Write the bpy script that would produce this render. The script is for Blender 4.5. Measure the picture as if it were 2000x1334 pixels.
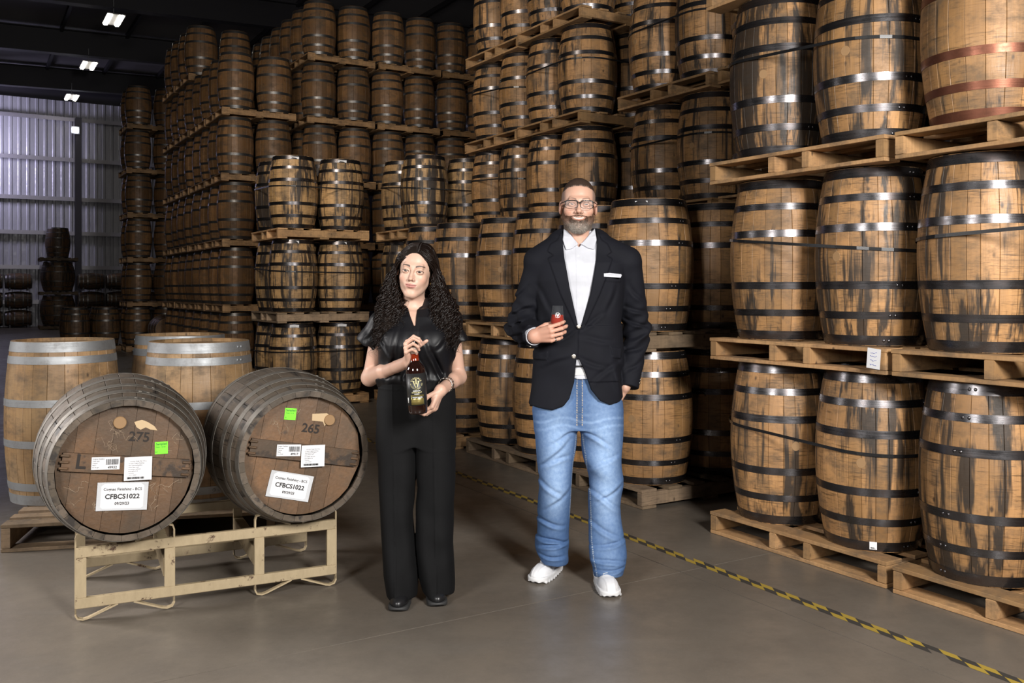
import bpy, bmesh, math, random
import numpy as np
from math import sin, cos, pi, radians, sqrt, atan2
from mathutils import Vector, Matrix, Euler
random.seed(7)
RNG = np.random.default_rng(5)
for o in list(bpy.data.objects): bpy.data.objects.remove(o)
SC = bpy.context.scene
COL = SC.collection

# ------------------------------------------------------------------ camera, world, lights, exposure
F = 1777.0; HCAM = 1.45; HOR = 565.0
cd = bpy.data.cameras.new('camera'); cam = bpy.data.objects.new('camera', cd); COL.objects.link(cam)
cd.sensor_width = 36; cd.lens = F/2000*36; cd.shift_y = -(667-HOR)/2000
cd.clip_start = .05; cd.clip_end = 200
cam.location = (0, 0, HCAM); cam.rotation_euler = (pi/2, 0, 0)
SC.camera = cam
W = bpy.data.worlds.new('world'); SC.world = W; W.use_nodes = True
W.node_tree.nodes['Background'].inputs[0].default_value = (.7, .75, 1, 1)
W.node_tree.nodes['Background'].inputs[1].default_value = .010
SC.view_settings.view_transform = 'Standard'; SC.view_settings.look = 'None'
SC.view_settings.exposure = 0.32; SC.view_settings.gamma = 1; SC.view_settings.use_curve_mapping = False

def area(name, loc, target, size, power, color=(1, 1, 1), sy=None, spread=pi):
    l = bpy.data.lights.new(name, 'AREA'); l.energy = power; l.color = color
    l.size = size; l.spread = spread
    if sy: l.shape = 'RECTANGLE'; l.size_y = sy
    o = bpy.data.objects.new(name, l); COL.objects.link(o); o.location = loc
    o.rotation_euler = (Vector(target)-Vector(loc)).to_track_quat('-Z', 'Y').to_euler()
    return o
# studio strobes: key on the right of the camera, softer one on the left, both high and near the camera
area('key_strobe', (2.1, -.6, 3.0), (.9, 5.6, 1.35), .85, 370, (1, .97, .93), sy=1.2)
area('fill_strobe', (-2.6, -.3, 2.7), (-.8, 5.0, .9), 1.1, 140, (1, .97, .94), sy=1.2)
# roll-up door daylight far on the left of the hall and strobes raking the far stacks
area('left_door_light', (-20.7, 32.0, 6.6), (-20.6, 35.2, 6.9), 1.6, 250, (.76, .72, 1), sy=1.6)
area('left_doorway', (-6.4, 4.6, 2.8), (-3.1, 3.1, 0), 1.8, 100, (1, .96, .94), sy=2.2, spread=radians(80))
area('hall_strobe', (-3.4, 5.2, 5.6), (-1.5, 16, 3.2), 1.0, 62, (1, .90, .78), sy=1.0, spread=radians(100))

# ------------------------------------------------------------------ geometry of the hall: aisle frame
TH = math.atan2(1070, F)
E1 = Vector((-sin(TH), cos(TH), 0)); E2 = Vector((cos(TH), sin(TH), 0))
ROT = TH                      # z rotation that maps local x->E2, y->E1
def UV(u, v, z=0): return E2*u + E1*v + Vector((0, 0, z))
def PX(px, py, d): return Vector(((px-1000)/F*d, d, HCAM-(py-HOR)/F*d))

# ------------------------------------------------------------------ materials
def mat(name):
    m = bpy.data.materials.new(name); m.use_nodes = True
    nt = m.node_tree; return m, nt, nt.nodes['Principled BSDF']
class NB:
    """tiny node builder"""
    def __init__(s, nt): s.nt = nt; s.N = nt.nodes; s.L = nt.links
    def n(s, t, **k):
        x = s.N.new(t)
        for a, b in k.items(): setattr(x, a, b)
        return x
    def link(s, a, b): s.L.new(a, b)
    def val(s, sock, v):
        if isinstance(v, (int, float, tuple, list)): sock.default_value = v
        else: s.L.new(v, sock)
    def math(s, op, a, b=0, c=0, clamp=False):
        x = s.n('ShaderNodeMath', operation=op); x.use_clamp = clamp
        s.val(x.inputs[0], a); s.val(x.inputs[1], b); s.val(x.inputs[2], c); return x.outputs[0]
    def vmath(s, op, a, b):
        x = s.n('ShaderNodeVectorMath', operation=op); s.val(x.inputs[0], a); s.val(x.inputs[1], b); return x.outputs[0]
    def noise(s, vec, scale, detail=3, rough=.5, dist=0):
        x = s.n('ShaderNodeTexNoise'); s.L.new(vec, x.inputs['Vector'])
        x.inputs['Scale'].default_value = scale; x.inputs['Detail'].default_value = detail
        x.inputs['Roughness'].default_value = rough; x.inputs['Distortion'].default_value = dist
        return x.outputs['Fac']
    def ramp(s, f, lo, hi, a=0., b=1.):
        x = s.n('ShaderNodeMapRange'); x.inputs[1].default_value = lo; x.inputs[2].default_value = hi
        x.inputs[3].default_value = a; x.inputs[4].default_value = b; x.clamp = True
        s.L.new(f, x.inputs[0]); return x.outputs[0]
    def mix(s, f, a, b, mode='MIX'):
        x = s.n('ShaderNodeMix', data_type='RGBA', blend_type=mode)
        s.val(x.inputs[0], f)
        for i, v in ((6, a), (7, b)):
            if isinstance(v, tuple): x.inputs[i].default_value = (*v[:3], 1)
            else: s.L.new(v, x.inputs[i])
        return x.outputs[2]
    def bump(s, h, strength, dist, bs):
        x = s.n('ShaderNodeBump'); x.inputs['Strength'].default_value = strength; x.inputs['Distance'].default_value = dist
        s.L.new(h, x.inputs['Height']); s.L.new(x.outputs[0], bs.inputs['Normal'])
    def objvec(s, sc=(1, 1, 1), seeded=True):
        tc = s.n('ShaderNodeTexCoord'); v = tc.outputs['Object']
        if seeded:
            oi = s.n('ShaderNodeObjectInfo'); s.oi = oi
            sp = s.n('ShaderNodeSeparateColor'); s.L.new(oi.outputs['Color'], sp.inputs[0]); s.sep = sp
            off = s.math('MULTIPLY', sp.outputs[0], 37.7)
            cb = s.n('ShaderNodeCombineXYZ'); s.L.new(off, cb.inputs[0]); s.L.new(off, cb.inputs[1]); s.L.new(off, cb.inputs[2])
            s.off = cb.outputs[0]
            v = s.vmath('ADD', v, cb.outputs[0])
        s.v = v
        return v
    def sc(s, v, t):
        return s.vmath('MULTIPLY', v, t)
def setp(bs, **k):
    names = dict(col='Base Color', rough='Roughness', metal='Metallic', spec='Specular IOR Level', coat='Coat Weight',
                 sheen='Sheen Weight', trans='Transmission Weight', ior='IOR', sss='Subsurface Weight', alpha='Alpha')
    for a, b in k.items():
        s = bs.inputs[names[a]]
        s.default_value = (*b, 1) if a == 'col' else b
def plain(name, col, rough=.5, metal=0., **k):
    m, nt, bs = mat(name); setp(bs, col=col, rough=rough, metal=metal, **k); return m

def stave_wood(name, light, dark, stain, stain_lo=.56, saw=.5, rough=.5, horiz=1.0, zaxis=True):
    m, nt, bs = mat(name); b = NB(nt); v = b.objvec()
    at = b.n('ShaderNodeAttribute', attribute_name='tone')
    rnd = b.math('FRACT', b.math('ADD', b.math('ADD', at.outputs['Fac'], b.oi.outputs['Random']), b.math('MULTIPLY', b.sep.outputs[0], 7.3)))
    big = b.noise(b.sc(v, (1, 1, .8)), 3.2, 3, .55)
    c = b.mix(b.ramp(big, .35, .68), light, dark)
    tone = b.ramp(rnd, 0, 1, .66, 1.22)
    c = b.mix(1.0, c, (1, 1, 1), 'MULTIPLY')
    tcol = b.n('ShaderNodeCombineColor'); b.link(tone, tcol.inputs[0]); b.link(tone, tcol.inputs[1]); b.link(b.ramp(rnd, 0, 1, .6, 1.22), tcol.inputs[2])
    c = b.mix(1.0, c, tcol.outputs[0], 'MULTIPLY')
    grain = b.noise(b.sc(v, (60, 60, 2.2)), 1.0, 3, .6)
    c = b.mix(b.ramp(grain, .38, .7, 0, .35), c, tuple(x*.42 for x in light))
    sawn = b.noise(b.sc(v, (7, 7, 110)), 1.0, 3, .75, .5)
    sm = b.noise(v, 7, 2)
    c = b.mix(b.math('MULTIPLY', b.ramp(sawn, .52, .64, 0, min(1, saw*1.4)), b.ramp(sm, .38, .55)), c, tuple(x*.22 for x in dark))
    # weather greying and grime patches
    g = b.noise(b.sc(v, (2, 2, 3.5)), 2.6, 5, .7)
    c = b.mix(b.ramp(g, .47, .68, 0, .72), c, (.075, .055, .036))
    # vertical drips
    sv = b.vmath('ADD', v, b.off)
    dr = b.noise(b.sc(sv, (13, 13, 1.0)), 1.0, 4, .62, .25)
    am = b.noise(b.sc(sv, (2.2, 2.2, .7)), 1.3, 2)
    amt = b.math('ADD', b.math('ADD', dr, b.math('MULTIPLY', am, .42)), b.math('MULTIPLY', b.sep.outputs[1], .22))
    c = b.mix(b.ramp(amt, stain_lo+.27, stain_lo+.36, 0, .92), c, stain)
    # small knots and dents
    vo = b.n('ShaderNodeTexVoronoi'); vo.inputs['Scale'].default_value = 9; b.link(b.sc(v, (1, 1, .6)), vo.inputs['Vector'])
    c = b.mix(b.ramp(vo.outputs['Distance'], .04, .10, .85, 0), c, (.035, .02, .012))
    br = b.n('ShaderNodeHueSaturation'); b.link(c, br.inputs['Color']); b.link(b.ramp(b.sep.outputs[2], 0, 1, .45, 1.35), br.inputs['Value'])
    b.link(br.outputs[0], bs.inputs['Base Color'])
    b.link(b.ramp(g, .3, .7, rough-.08, rough+.2), bs.inputs['Roughness'])
    h = b.math('ADD', b.math('MULTIPLY', sawn, .6), grain)
    b.bump(h, .5, .0022, bs)
    return m
BOURB = stave_wood('aged_oak', (.46, .245, .098), (.285, .15, .060), (.018, .014, .011))
BOURB_PALE = stave_wood('pale_stained_oak', (.46, .275, .12), (.30, .18, .08), (.012, .010, .010), stain_lo=.52)
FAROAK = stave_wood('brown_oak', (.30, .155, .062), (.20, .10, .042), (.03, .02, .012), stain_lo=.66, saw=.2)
WINEOAK = stave_wood('clean_wine_oak', (.44, .285, .150), (.36, .205, .090), (.12, .07, .035), stain_lo=.74, saw=.12, rough=.45)
OLDOAK = stave_wood('weathered_grey_oak', (.135, .103, .075), (.080, .058, .041), (.02, .015, .012), stain_lo=.60, saw=.7, rough=.6)
HEADOAK = stave_wood('brown_head_oak', (.160, .082, .036), (.100, .062, .038), (.04, .026, .017), stain_lo=.66, saw=.15, rough=.5)
PALLETW = stave_wood('pallet_pine', (.46, .27, .125), (.36, .20, .09), (.08, .05, .03), stain_lo=.72, saw=.2, rough=.65)
PALLETD = stave_wood('weathered_pallet_pine', (.30, .205, .125), (.17, .12, .08), (.05, .035, .025), stain_lo=.66, saw=.3, rough=.7)

def steel(name, base, rust, rlo=.25, rhi=.5, metal=.95, rust_amt=.5, scale=9):
    m, nt, bs = mat(name); b = NB(nt); v = b.objvec()
    n = b.noise(v, scale, 6, .7); f = b.noise(b.sc(v, (2, 2, 60)), 2.0, 3, .6)
    c = b.mix(b.ramp(n, .48, .66, 0, rust_amt), base, rust)
    b.link(c, bs.inputs['Base Color']); bs.inputs['Metallic'].default_value = metal
    b.link(b.ramp(b.math('ADD', b.math('MULTIPLY', n, .6), b.math('MULTIPLY', f, .4)), .35, .65, rlo, rhi), bs.inputs['Roughness'])
    b.bump(b.math('ADD', n, b.math('MULTIPLY', f, .4)), .25, .002, bs)
    return m
HOOP = steel('dark_steel_hoop', (.125, .12, .125), (.085, .055, .045), .20, .38)
RUSTHOOP = steel('rusty_hoop', (.16, .06, .035), (.09, .035, .02), .3, .5, .75, .8)
GALV = steel('galvanised_hoop', (.36, .37, .38), (.20, .19, .18), .48, .65, .75, .5)
OLDHOOP = steel('dull_grey_hoop', (.17, .155, .135), (.085, .065, .05), .5, .7, .6, .8)
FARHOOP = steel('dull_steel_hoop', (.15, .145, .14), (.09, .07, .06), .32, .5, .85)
STRAP = plain('black_strapping', (.012, .012, .013), .25)
BUNGW = plain('bung_poplar', (.28, .165, .075), .65)
PAPER = plain('white_paper', (.72, .72, .74), .6)
INK = plain('black_ink', (.012, .012, .012), .6)
BLUEINK = plain('blue_ink', (.05, .08, .4), .6)

# ------------------------------------------------------------------ object helpers
def linkobj(name, me, parent=None, color=None):
    o = bpy.data.objects.new(name, me); COL.objects.link(o)
    if parent is not None: o.parent = parent
    if color: o.color = color
    return o
def meshof(name, verts, faces, mats, mi=None, smooth=False, tone=None):
    me = bpy.data.meshes.new(name); me.from_pydata([tuple(v) for v in verts], [], faces); me.update()
    for m in (mats if isinstance(mats, (list, tuple)) else [mats]): me.materials.append(m)
    if mi is not None: me.polygons.foreach_set('material_index', mi)
    if smooth: me.polygons.foreach_set('use_smooth', [True]*len(me.polygons))
    if tone is not None:
        a = me.attributes.new('tone', 'FLOAT', 'POINT'); a.data.foreach_set('value', tone)
    return me
def thing(name, label, cat, loc=(0, 0, 0), rot=(0, 0, 0), group=None, scale=None):
    o = bpy.data.objects.new(name, None); COL.objects.link(o); o.empty_display_size = .1
    o.location = loc; o.rotation_euler = rot
    if scale: o.scale = scale
    o['label'] = label; o['category'] = cat
    if group: o['group'] = group
    return o
def tag(o, label, cat, group=None):
    o['label'] = label; o['category'] = cat
    if group: o['group'] = group
    return o
class MB:
    """collect boxes, tubes and the like into one mesh"""
    def __init__(s): s.v = []; s.f = []; s.m = []
    def add(s, vs, fs, mi=0):
        n = len(s.v); s.v += [tuple(x) for x in vs]; s.f += [tuple(i+n for i in f) for f in fs]; s.m += [mi]*len(fs)
    def box(s, c, d, M=None, mi=0, bev=0):
        cx, cy, cz = c; x, y, z = d[0]/2, d[1]/2, d[2]/2
        if bev:
            q = bev; vs = []
            for sz in (-1, 1):
                for (ix, iz) in ((0, 1), (1, 0)) if sz < 0 else ((1, 0), (0, 1)):
                    ex = x-(q if ix == 0 else 0); ey = y-(q if ix == 0 else 0); ez = z-(q if ix == 1 else 0)
                    vs += [Vector((cx+a*ex, cy+b*ey, cz+sz*ez)) for a, b in ((-1, -1), (1, -1), (1, 1), (-1, 1))]
            fs = [(3, 2, 1, 0), (12, 13, 14, 15)]
            for r in range(3):
                for k in range(4): fs.append((r*4+k, r*4+(k+1) % 4, r*4+4+(k+1) % 4, r*4+4+k))
        else:
            vs = [Vector((cx+a*x, cy+b*y, cz+e*z)) for e in (-1, 1) for a, b in ((-1, -1), (1, -1), (1, 1), (-1, 1))]
            fs = [(3, 2, 1, 0), (4, 5, 6, 7)] + [(k, (k+1) % 4, 4+(k+1) % 4, 4+k) for k in range(4)]
        if M is not None: vs = [M @ w for w in vs]
        s.add(vs, fs, mi)
    def tube(s, pts, r, n=8, closed=False, mi=0, flat=None, up=None):
        pts = [Vector(p) for p in pts]; N = len(pts); vs = []; fs = []
        prev = None
        for i, p in enumerate(pts):
            a = pts[i-1] if (i > 0 or closed) else p; c = pts[(i+1) % N] if (i < N-1 or closed) else p
            t = (c-a).normalized()
            if up is not None: u = Vector(up)
            elif prev is None: u = Vector((0, 0, 1)) if abs(t.z) < .9 else Vector((1, 0, 0))
            else: u = prev
            x = t.cross(u).normalized(); y = x.cross(t).normalized(); prev = y
            rr = r[i] if isinstance(r, (list, tuple)) else r
            for k in range(n):
                an = 2*pi*(k+.5)/n
                fx, fy = (flat if flat else (1, 1))
                vs.append(p + x*cos(an)*rr*fx + y*sin(an)*rr*fy)
        for i in range(N if closed else N-1):
            for k in range(n):
                a = i*n+k; b_ = i*n+(k+1) % n; c = ((i+1) % N)*n+(k+1) % n; d = ((i+1) % N)*n+k
                fs.append((a, b_, c, d))
        if not closed: fs += [tuple(range(n))[::-1], tuple((N-1)*n+k for k in range(n))]
        s.add(vs, fs, mi)
    def lathe(s, prof, n=24, M=None, mi=0, cap=True):
        vs = []; fs = []
        for r, z in prof:
            for k in range(n):
                a = 2*pi*k/n; w = Vector((r*cos(a), r*sin(a), z)); vs.append(M @ w if M is not None else w)
        for i in range(len(prof)-1):
            for k in range(n):
                fs.append((i*n+k, i*n+(k+1) % n, (i+1)*n+(k+1) % n, (i+1)*n+k))
        if cap: fs += [tuple(range(n))[::-1], tuple((len(prof)-1)*n+k for k in range(n))]
        s.add(vs, fs, mi)
    def mesh(s, name, mats, smooth=False):
        return meshof(name, s.v, s.f, mats, s.m, smooth)
def autosmooth(me, ang=35):
    bm = bmesh.new(); bm.from_mesh(me)
    for f in bm.faces: f.smooth = True
    for e in bm.edges:
        if len(e.link_faces) == 2 and e.calc_face_angle(0) > radians(ang): e.smooth = False
    bm.to_mesh(me); bm.free(); return me
_txt = {}
def text_mesh(txt, size, m, align='CENTER', depth=.0004, bold=0.0):
    key = (txt, size, m.name, align, bold)
    if key in _txt: return _txt[key]
    c = bpy.data.curves.new('lettering', 'FONT'); c.body = txt; c.size = size; c.align_x = align; c.align_y = 'CENTER'
    c.extrude = depth; c.offset = bold; c.resolution_u = 3
    o = bpy.data.objects.new('lettering', c); COL.objects.link(o)
    me = bpy.data.meshes.new_from_object(o); me.name = 'lettering'
    bpy.data.objects.remove(o); me.materials.clear(); me.materials.append(m); _txt[key] = me
    return me

# ------------------------------------------------------------------ barrels
def rad(z, H, rh, rb):
    t = 2*z/H-1; return rb-(rb-rh)*(abs(t)**1.9)
def stave_geo(a0, a1, H, rh, rb, nz=8, thick=.024, full=True):
    vs = []; fs = []
    am = (a0+a1)/2; e = .0007/rb
    for i in range(nz+1):
        z = H*i/nz; r = rad(z, H, rh, rb)
        for a, q in ((a0+e, r-thick), (a0+e, r-.0022), (a0+e*3.5, r-.0003), (am, r+.0008), (a1-e*3.5, r-.0003), (a1-e, r-.0022), (a1-e, r-thick)):
            vs.append((q*cos(a), q*sin(a), z))
    n = 7
    for i in range(nz):
        for k in range(n-1 if not full else n):
            k2 = (k+1) % n
            fs.append((i*n+k, i*n+k2, (i+1)*n+k2, (i+1)*n+k))
    fs += [tuple(range(n))[::-1], tuple(nz*n+k for k in range(n))]
    return vs, fs
def hoop_geo(z0, z1, H, rh, rb, n=36, t=.0022, tilt=0, lap=True):
    vs = []; fs = []; m = 1.0015
    for k in range(n):
        a = 2*pi*k/n; ca, sa = cos(a), sin(a)
        for z, o in ((z0, .0005), (z0, t), (z1, t), (z1, .0005)):
            r = rad(z, H, rh, rb)*m+o; vs.append((r*ca, r*sa, z))
    for k in range(n):
        for j in range(3):
            a = k*4+j; b_ = ((k+1) % n)*4+j; fs.append((a, b_, b_+1, a+1))
    return vs, fs
HB = [(.004, .052), (.135, .172), (.285, .325), (.575, .615), (.728, .765), (.848, .896)]
def barrel_proto(kind, H=.9, rh=.262, rb=.32, nst=24, hoops=HB, wood=None, hoopm=None, joined=False, nz=8, jit=.22, rivets=True, bung=True, hn=36):
    P = []            # list of (name, mesh, parent index)
    ed = np.cumsum([0]+[1+random.uniform(-jit, jit) for _ in range(nst)]); ed = ed/ed[-1]*2*pi
    if joined:
        V = []; Fc = []; T = []
        for i in range(nst):
            v, f = stave_geo(ed[i], ed[i+1], H, rh, rb, nz, full=False)
            n = len(V); V += v; Fc += [tuple(q+n for q in g) for g in f]; T += [random.random()]*len(v)
        me = meshof('staves', V, Fc, wood, tone=T); autosmooth(me, 28); P.append(('staves', me, -1, 'stuff'))
    else:
        for i in range(nst):
            v, f = stave_geo(ed[i], ed[i+1], H, rh, rb, nz)
            me = meshof('stave', v, f, wood); autosmooth(me, 28); P.append(('stave', me, -1, None))
    for z0, z1 in hoops:
        v, f = hoop_geo(z0, z1, H, rh, rb, hn); me = meshof('hoop', v, f, hoopm); autosmooth(me, 40); pi_ = len(P)
        P.append(('hoop', me, -1, None))
        if rivets:
            for da in (-.05, .05):
                a = .9+z0*.7+da; zm = (z0+z1)/2; r = rad(zm, H, rh, rb)+.003
                b = MB(); M = Matrix.Translation((r*cos(a), r*sin(a), zm)) @ Matrix.Rotation(a, 4, 'Z') @ Matrix.Rotation(pi/2, 4, 'Y')
                b.lathe([(.009, -.002), (.008, .002), (.004, .004)], 8, M); P.append(('rivet', b.mesh('rivet', hoopm, True), pi_, None))
    for zz, sgn in ((.03, -1), (H-.03, 1)):
        b = MB(); r = rad(zz, H, rh, rb)-.02; nb = 6
        xs = np.linspace(-r, r, nb+1)
        T = []
        for i in range(nb):
            x0, x1 = xs[i]+.0012, xs[i+1]-.0012; pts = []
            m_ = 5
            for j in range(m_): x = x0+(x1-x0)*j/(m_-1); pts.append((x, sqrt(max(r*r-x*x, 0))))
            loop = pts+[(x, -y) for x, y in pts[::-1]]; n = len(loop)
            vs = [(x, y, zz-.009) for x, y in loop]+[(x, y, zz+.009) for x, y in loop]
            fs = [tuple(range(n)), tuple(range(2*n-1, n-1, -1))]+[(k, k+n, (k+1) % n+n, (k+1) % n) for k in range(n)]
            b.add(vs, fs); T += [random.random()]*len(vs)
        me = meshof('head', b.v, b.f, wood, tone=T); P.append(('head', me, -1, None))
    if bung:
        b = MB(); a = 0; M = Matrix.Translation((rb-.010, 0, H/2)) @ Matrix.Rotation(pi/2, 4, 'Y')
        b.lathe([(.028, -.01), (.028, .006), (.025, .010)], 16, M); P.append(('bung', b.mesh('bung', BUNGW), -1, None))
    return P
def place_barrel(P, loc, rot, label, group, scale=(1, 1, 1), seed=None, stain=.3, tone=.5, cat='barrel', name='oak_barrel'):
    r = thing(name, label, cat, loc, rot, group, scale)
    s = random.random() if seed is None else seed
    os = []
    for nm, me, pa, kd in P:
        o = linkobj(nm, me, r if pa < 0 else os[pa], (s, stain, tone, 1))
        if kd: o['kind'] = kd
        os.append(o)
    return r
B_NEAR = [barrel_proto('near', wood=BOURB, hoopm=HOOP, nst=25, nz=10, hn=44) for _ in range(2)]
B_RUST = barrel_proto('rust', wood=BOURB, hoopm=RUSTHOOP, nst=25, nz=10, hn=44)
B_MID = [barrel_proto('mid', wood=BOURB, hoopm=HOOP, nst=24, rivets=False) for _ in range(2)]
B_PALE = [barrel_proto('pale', wood=BOURB_PALE, hoopm=HOOP, nst=24, rivets=False) for _ in range(2)]
B_HID = barrel_proto('hid', wood=BOURB, hoopm=HOOP, joined=True, nst=24, rivets=False, bung=False, nz=6, hn=28)
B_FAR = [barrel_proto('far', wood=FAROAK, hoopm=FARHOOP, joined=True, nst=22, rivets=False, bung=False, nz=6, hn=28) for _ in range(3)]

# ------------------------------------------------------------------ pallets (local x along stringers, y along deck boards, origin floor centre)
def pallet_proto(LX=1.22, LY=1.22, w=PALLETW, nd=6, strs=4, H=.13, seed=0):
    rs = random.Random(seed); P = []
    ys = [-LY/2+.025, -.12, .12, LY/2-.025] if strs == 4 else [-LY/2+.025, 0, LY/2-.025]
    for y in ys:
        b = MB(); b.box((0, y, H/2), (LX, .045, H-.044), bev=.003); P.append(('stringer', b.mesh('stringer', w), None))
    xs = None; bw = .125 if nd < 9 else .112; xs = [-LX/2+bw/2+(LX-bw)*i/(nd-1) for i in range(nd)]
    for i, x in enumerate(xs):
        b = MB(); q = bw*(1.0 if i in (0, nd-1) else rs.uniform(.75, .98))
        M = Matrix.Translation((x, 0, H-.011+rs.uniform(-.001, .001))) @ Matrix.Rotation(rs.uniform(-.006, .006), 4, 'Z')
        b.box((0, 0, 0), (q, LY+rs.uniform(-.004, .01), .020), M, bev=.002); P.append(('deck_board', b.mesh('deck_board', w), None))
    for x in (xs[0], 0, xs[-1]):
        b = MB(); b.box((x, 0, .011), (bw*rs.uniform(.9, 1), LY, .020), bev=.002); P.append(('bottom_board', b.mesh('bottom_board', w), None))
    return P
PAL = [pallet_proto(seed=i) for i in range(3)]; PALD = [pallet_proto(seed=9, w=PALLETD)]
def place_pallet(P, loc, rz, label, group, scale=(1, 1, 1), tone=.5, stain=.2):
    r = thing('wooden_pallet', label, 'pallet', loc, (0, 0, rz), group, scale); s = random.random()
    for nm, me, _ in P: linkobj(nm, me, r, (s, stain, tone, 1))
    return r
def strap_mesh(cs, R, wid=.016, droop=0, tilt=(0, 0)):
    """band round the outside of the barrels whose centres are cs (local xy), hull of circles"""
    pts = []
    xs = [c[0] for c in cs]; ys = [c[1] for c in cs]; x0, x1, y0, y1 = min(xs), max(xs), min(ys), max(ys)
    for (cx, cy, a0) in ((x1, y1, 0), (x0, y1, 90), (x0, y0, 180), (x1, y0, 270)):
        for k in range(9):
            a = radians(a0+k*90/8); pts.append((cx+R*cos(a), cy+R*sin(a), a))
    vs = []; fs = []; n = len(pts)
    for x, y, a in pts:
        z = tilt[0]*x+tilt[1]*y
        for o, dz in ((0, -wid/2), (.0018, -wid/2), (.0018, wid/2), (0, wid/2)):
            vs.append((x+o*cos(a), y+o*sin(a), z+dz))
    for k in range(n):
        for j in range(4):
            a = k*4+j; a2 = k*4+(j+1) % 4; b_ = ((k+1) % n)*4+j; b2 = ((k+1) % n)*4+(j+1) % 4
            fs.append((a, b_, b2, a2))
    return meshof('strap', vs, fs, STRAP, smooth=False)
ORD = ['bottom', 'second', 'third', 'fourth', 'fifth', 'sixth']
LP = 1.035
def stack(u0, v0, layers, desc, protos, LU=1.22, LV=1.22, which=((0, 0), (0, 1), (1, 0), (1, 1)), sxy=.96, full=None, palp=PAL, jit=.012, LP=LP,
          tone=.5, stain=.3, grp='', straps=(), tops=0, tonej=.12, staves_from=0, dark_pal=(), rz=0., ztilt=0.0, bungdir=None, sz=1.0, overrides={}):
    """pallet stack; u0,v0 is the corner nearest the aisle and the camera"""
    rs = random.Random(int(u0*1000+v0*77))
    du, dv = LU/4+.005, LV/4+.003
    for L in range(layers):
        ju, jv = rs.uniform(-jit, jit), rs.uniform(-jit, jit); z = L*LP
        c = UV(u0+LU/2+ju, v0+LV/2+jv, z)
        a = ROT+rz+rs.uniform(-.012, .012)
        pp = PALD[0] if L in dark_pal else palp[rs.randrange(len(palp))]
        place_pallet(pp, c, a, f'wooden pallet under {ORD[L]} barrel layer, {desc}', 'pallets '+grp, ((LU-.035)/1.22, (LV-.035)/1.22, 1), tone=tone+.05, stain=rs.uniform(0, .3))
        X = Vector((cos(a), sin(a), 0)); Y = Vector((-sin(a), cos(a), 0)); cs = []
        for (i, k) in which:
            iu, kv = ('aisle-side', 'rear-side')[i], ('near end', 'far end')[k]
            lx, ly = (i*2-1)*du, (k*2-1)*dv; cs.append((lx, ly))
            p = c+X*lx+Y*ly+Vector((0, 0, .1305))
            pr = protos[rs.randrange(len(protos))]
            if L < staves_from or (full is not None and (i, k) not in full): pr = B_HID if protos[0] is not B_FAR[0] else pr
            ov = overrides.get((L, i, k), {})
            pr = ov.get('p', pr)
            s = sxy*rs.uniform(.975, .992)
            rzb = rs.uniform(0, 6.28) if 'bung' not in ov else ov['bung']
            place_barrel(pr, p, (0, 0, rzb), f'{ORD[L]}-layer oak barrel, {iu} {kv}, {desc}',
                         'barrels '+grp, (s, s, sz), seed=rs.random(), stain=ov.get('stain', stain+rs.uniform(-.2, .25)), tone=ov.get('tone', tone+rs.uniform(-tonej, tonej)))
        if L in straps:
            ex = strap_mesh([(x, y) for x, y in ([(-du, -dv), (du, dv)])], .3205*sxy, tilt=(rs.uniform(-.02, .02), rs.uniform(-.05, .09)))
            o = linkobj('strap', ex); o.location = c+Vector((0, 0, .13+.53)); o.rotation_euler = (0, 0, a)
            tag(o, f'black strap round {ORD[L]} layer, {desc}', 'strap', 'straps '+grp)
# ------------------------------------------------------------------ floor, walls, roof
def concrete():
    m, nt, bs = mat('polished_concrete'); b = NB(nt); tc = b.n('ShaderNodeTexCoord'); v = tc.outputs['Object']
    n1 = b.noise(v, .55, 5, .6, .4); n2 = b.noise(v, 5, 6, .7); n3 = b.noise(v, 90, 3, .6); n4 = b.noise(b.sc(v, (1, 6, 1)), .7, 4, .65, .6)
    c = b.mix(b.ramp(n1, .3, .7), (.120, .101, .082), (.165, .142, .117))
    c = b.mix(b.ramp(n2, .4, .75, 0, .4), c, (.065, .055, .046))
    c = b.mix(b.ramp(n4, .55, .72, 0, .35), c, (.15, .135, .118))
    c = b.mix(b.ramp(n3, .58, .7, 0, .4), c, (.16, .15, .13))
    b.link(c, bs.inputs['Base Color'])
    b.link(b.ramp(b.math('ADD', b.math('MULTIPLY', n2, .5), b.math('MULTIPLY', n1, .5)), .35, .65, .26, .52), bs.inputs['Roughness'])
    b.bump(b.math('ADD', n2, b.math('MULTIPLY', n3, .25)), .25, .004, bs)
    return m
CONC = concrete(); DUST = plain('joint_filler', (.035, .03, .027), .8)
def struct(name, me, parent=None):
    o = linkobj(name, me, parent)
    if parent is None: o['kind'] = 'structure'
    return o
# slabs in the aisle frame, joints recessed
fl = linkobj('floor', meshof('floor', [tuple(UV(-26, -14, -.02)), tuple(UV(16, -14, -.02)), tuple(UV(16, 42, -.02)), tuple(UV(-26, 42, -.02))], [(0, 1, 2, 3)], DUST)); fl['kind'] = 'structure'
us = [-26, -20, -14, -8, -2.35, 3.15, 8.8, 16]; vsl = [-14, -8, -2.2, 3.55, 9.2, 15, 21, 27, 33, 42]
for i in range(len(us)-1):
    for k in range(len(vsl)-1):
        b = MB(); g = .003
        c = UV((us[i]+us[i+1])/2, (vsl[k]+vsl[k+1])/2, -.01)
        b.box(c, (0, 0, 0))
        b = MB(); M = Matrix.Translation(c) @ Matrix.Rotation(ROT, 4, 'Z')
        b.box((0, 0, 0), (us[i+1]-us[i]-g*2, vsl[k+1]-vsl[k]-g*2, .02), M)
        linkobj('slab', b.mesh('slab', CONC), fl)
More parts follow.
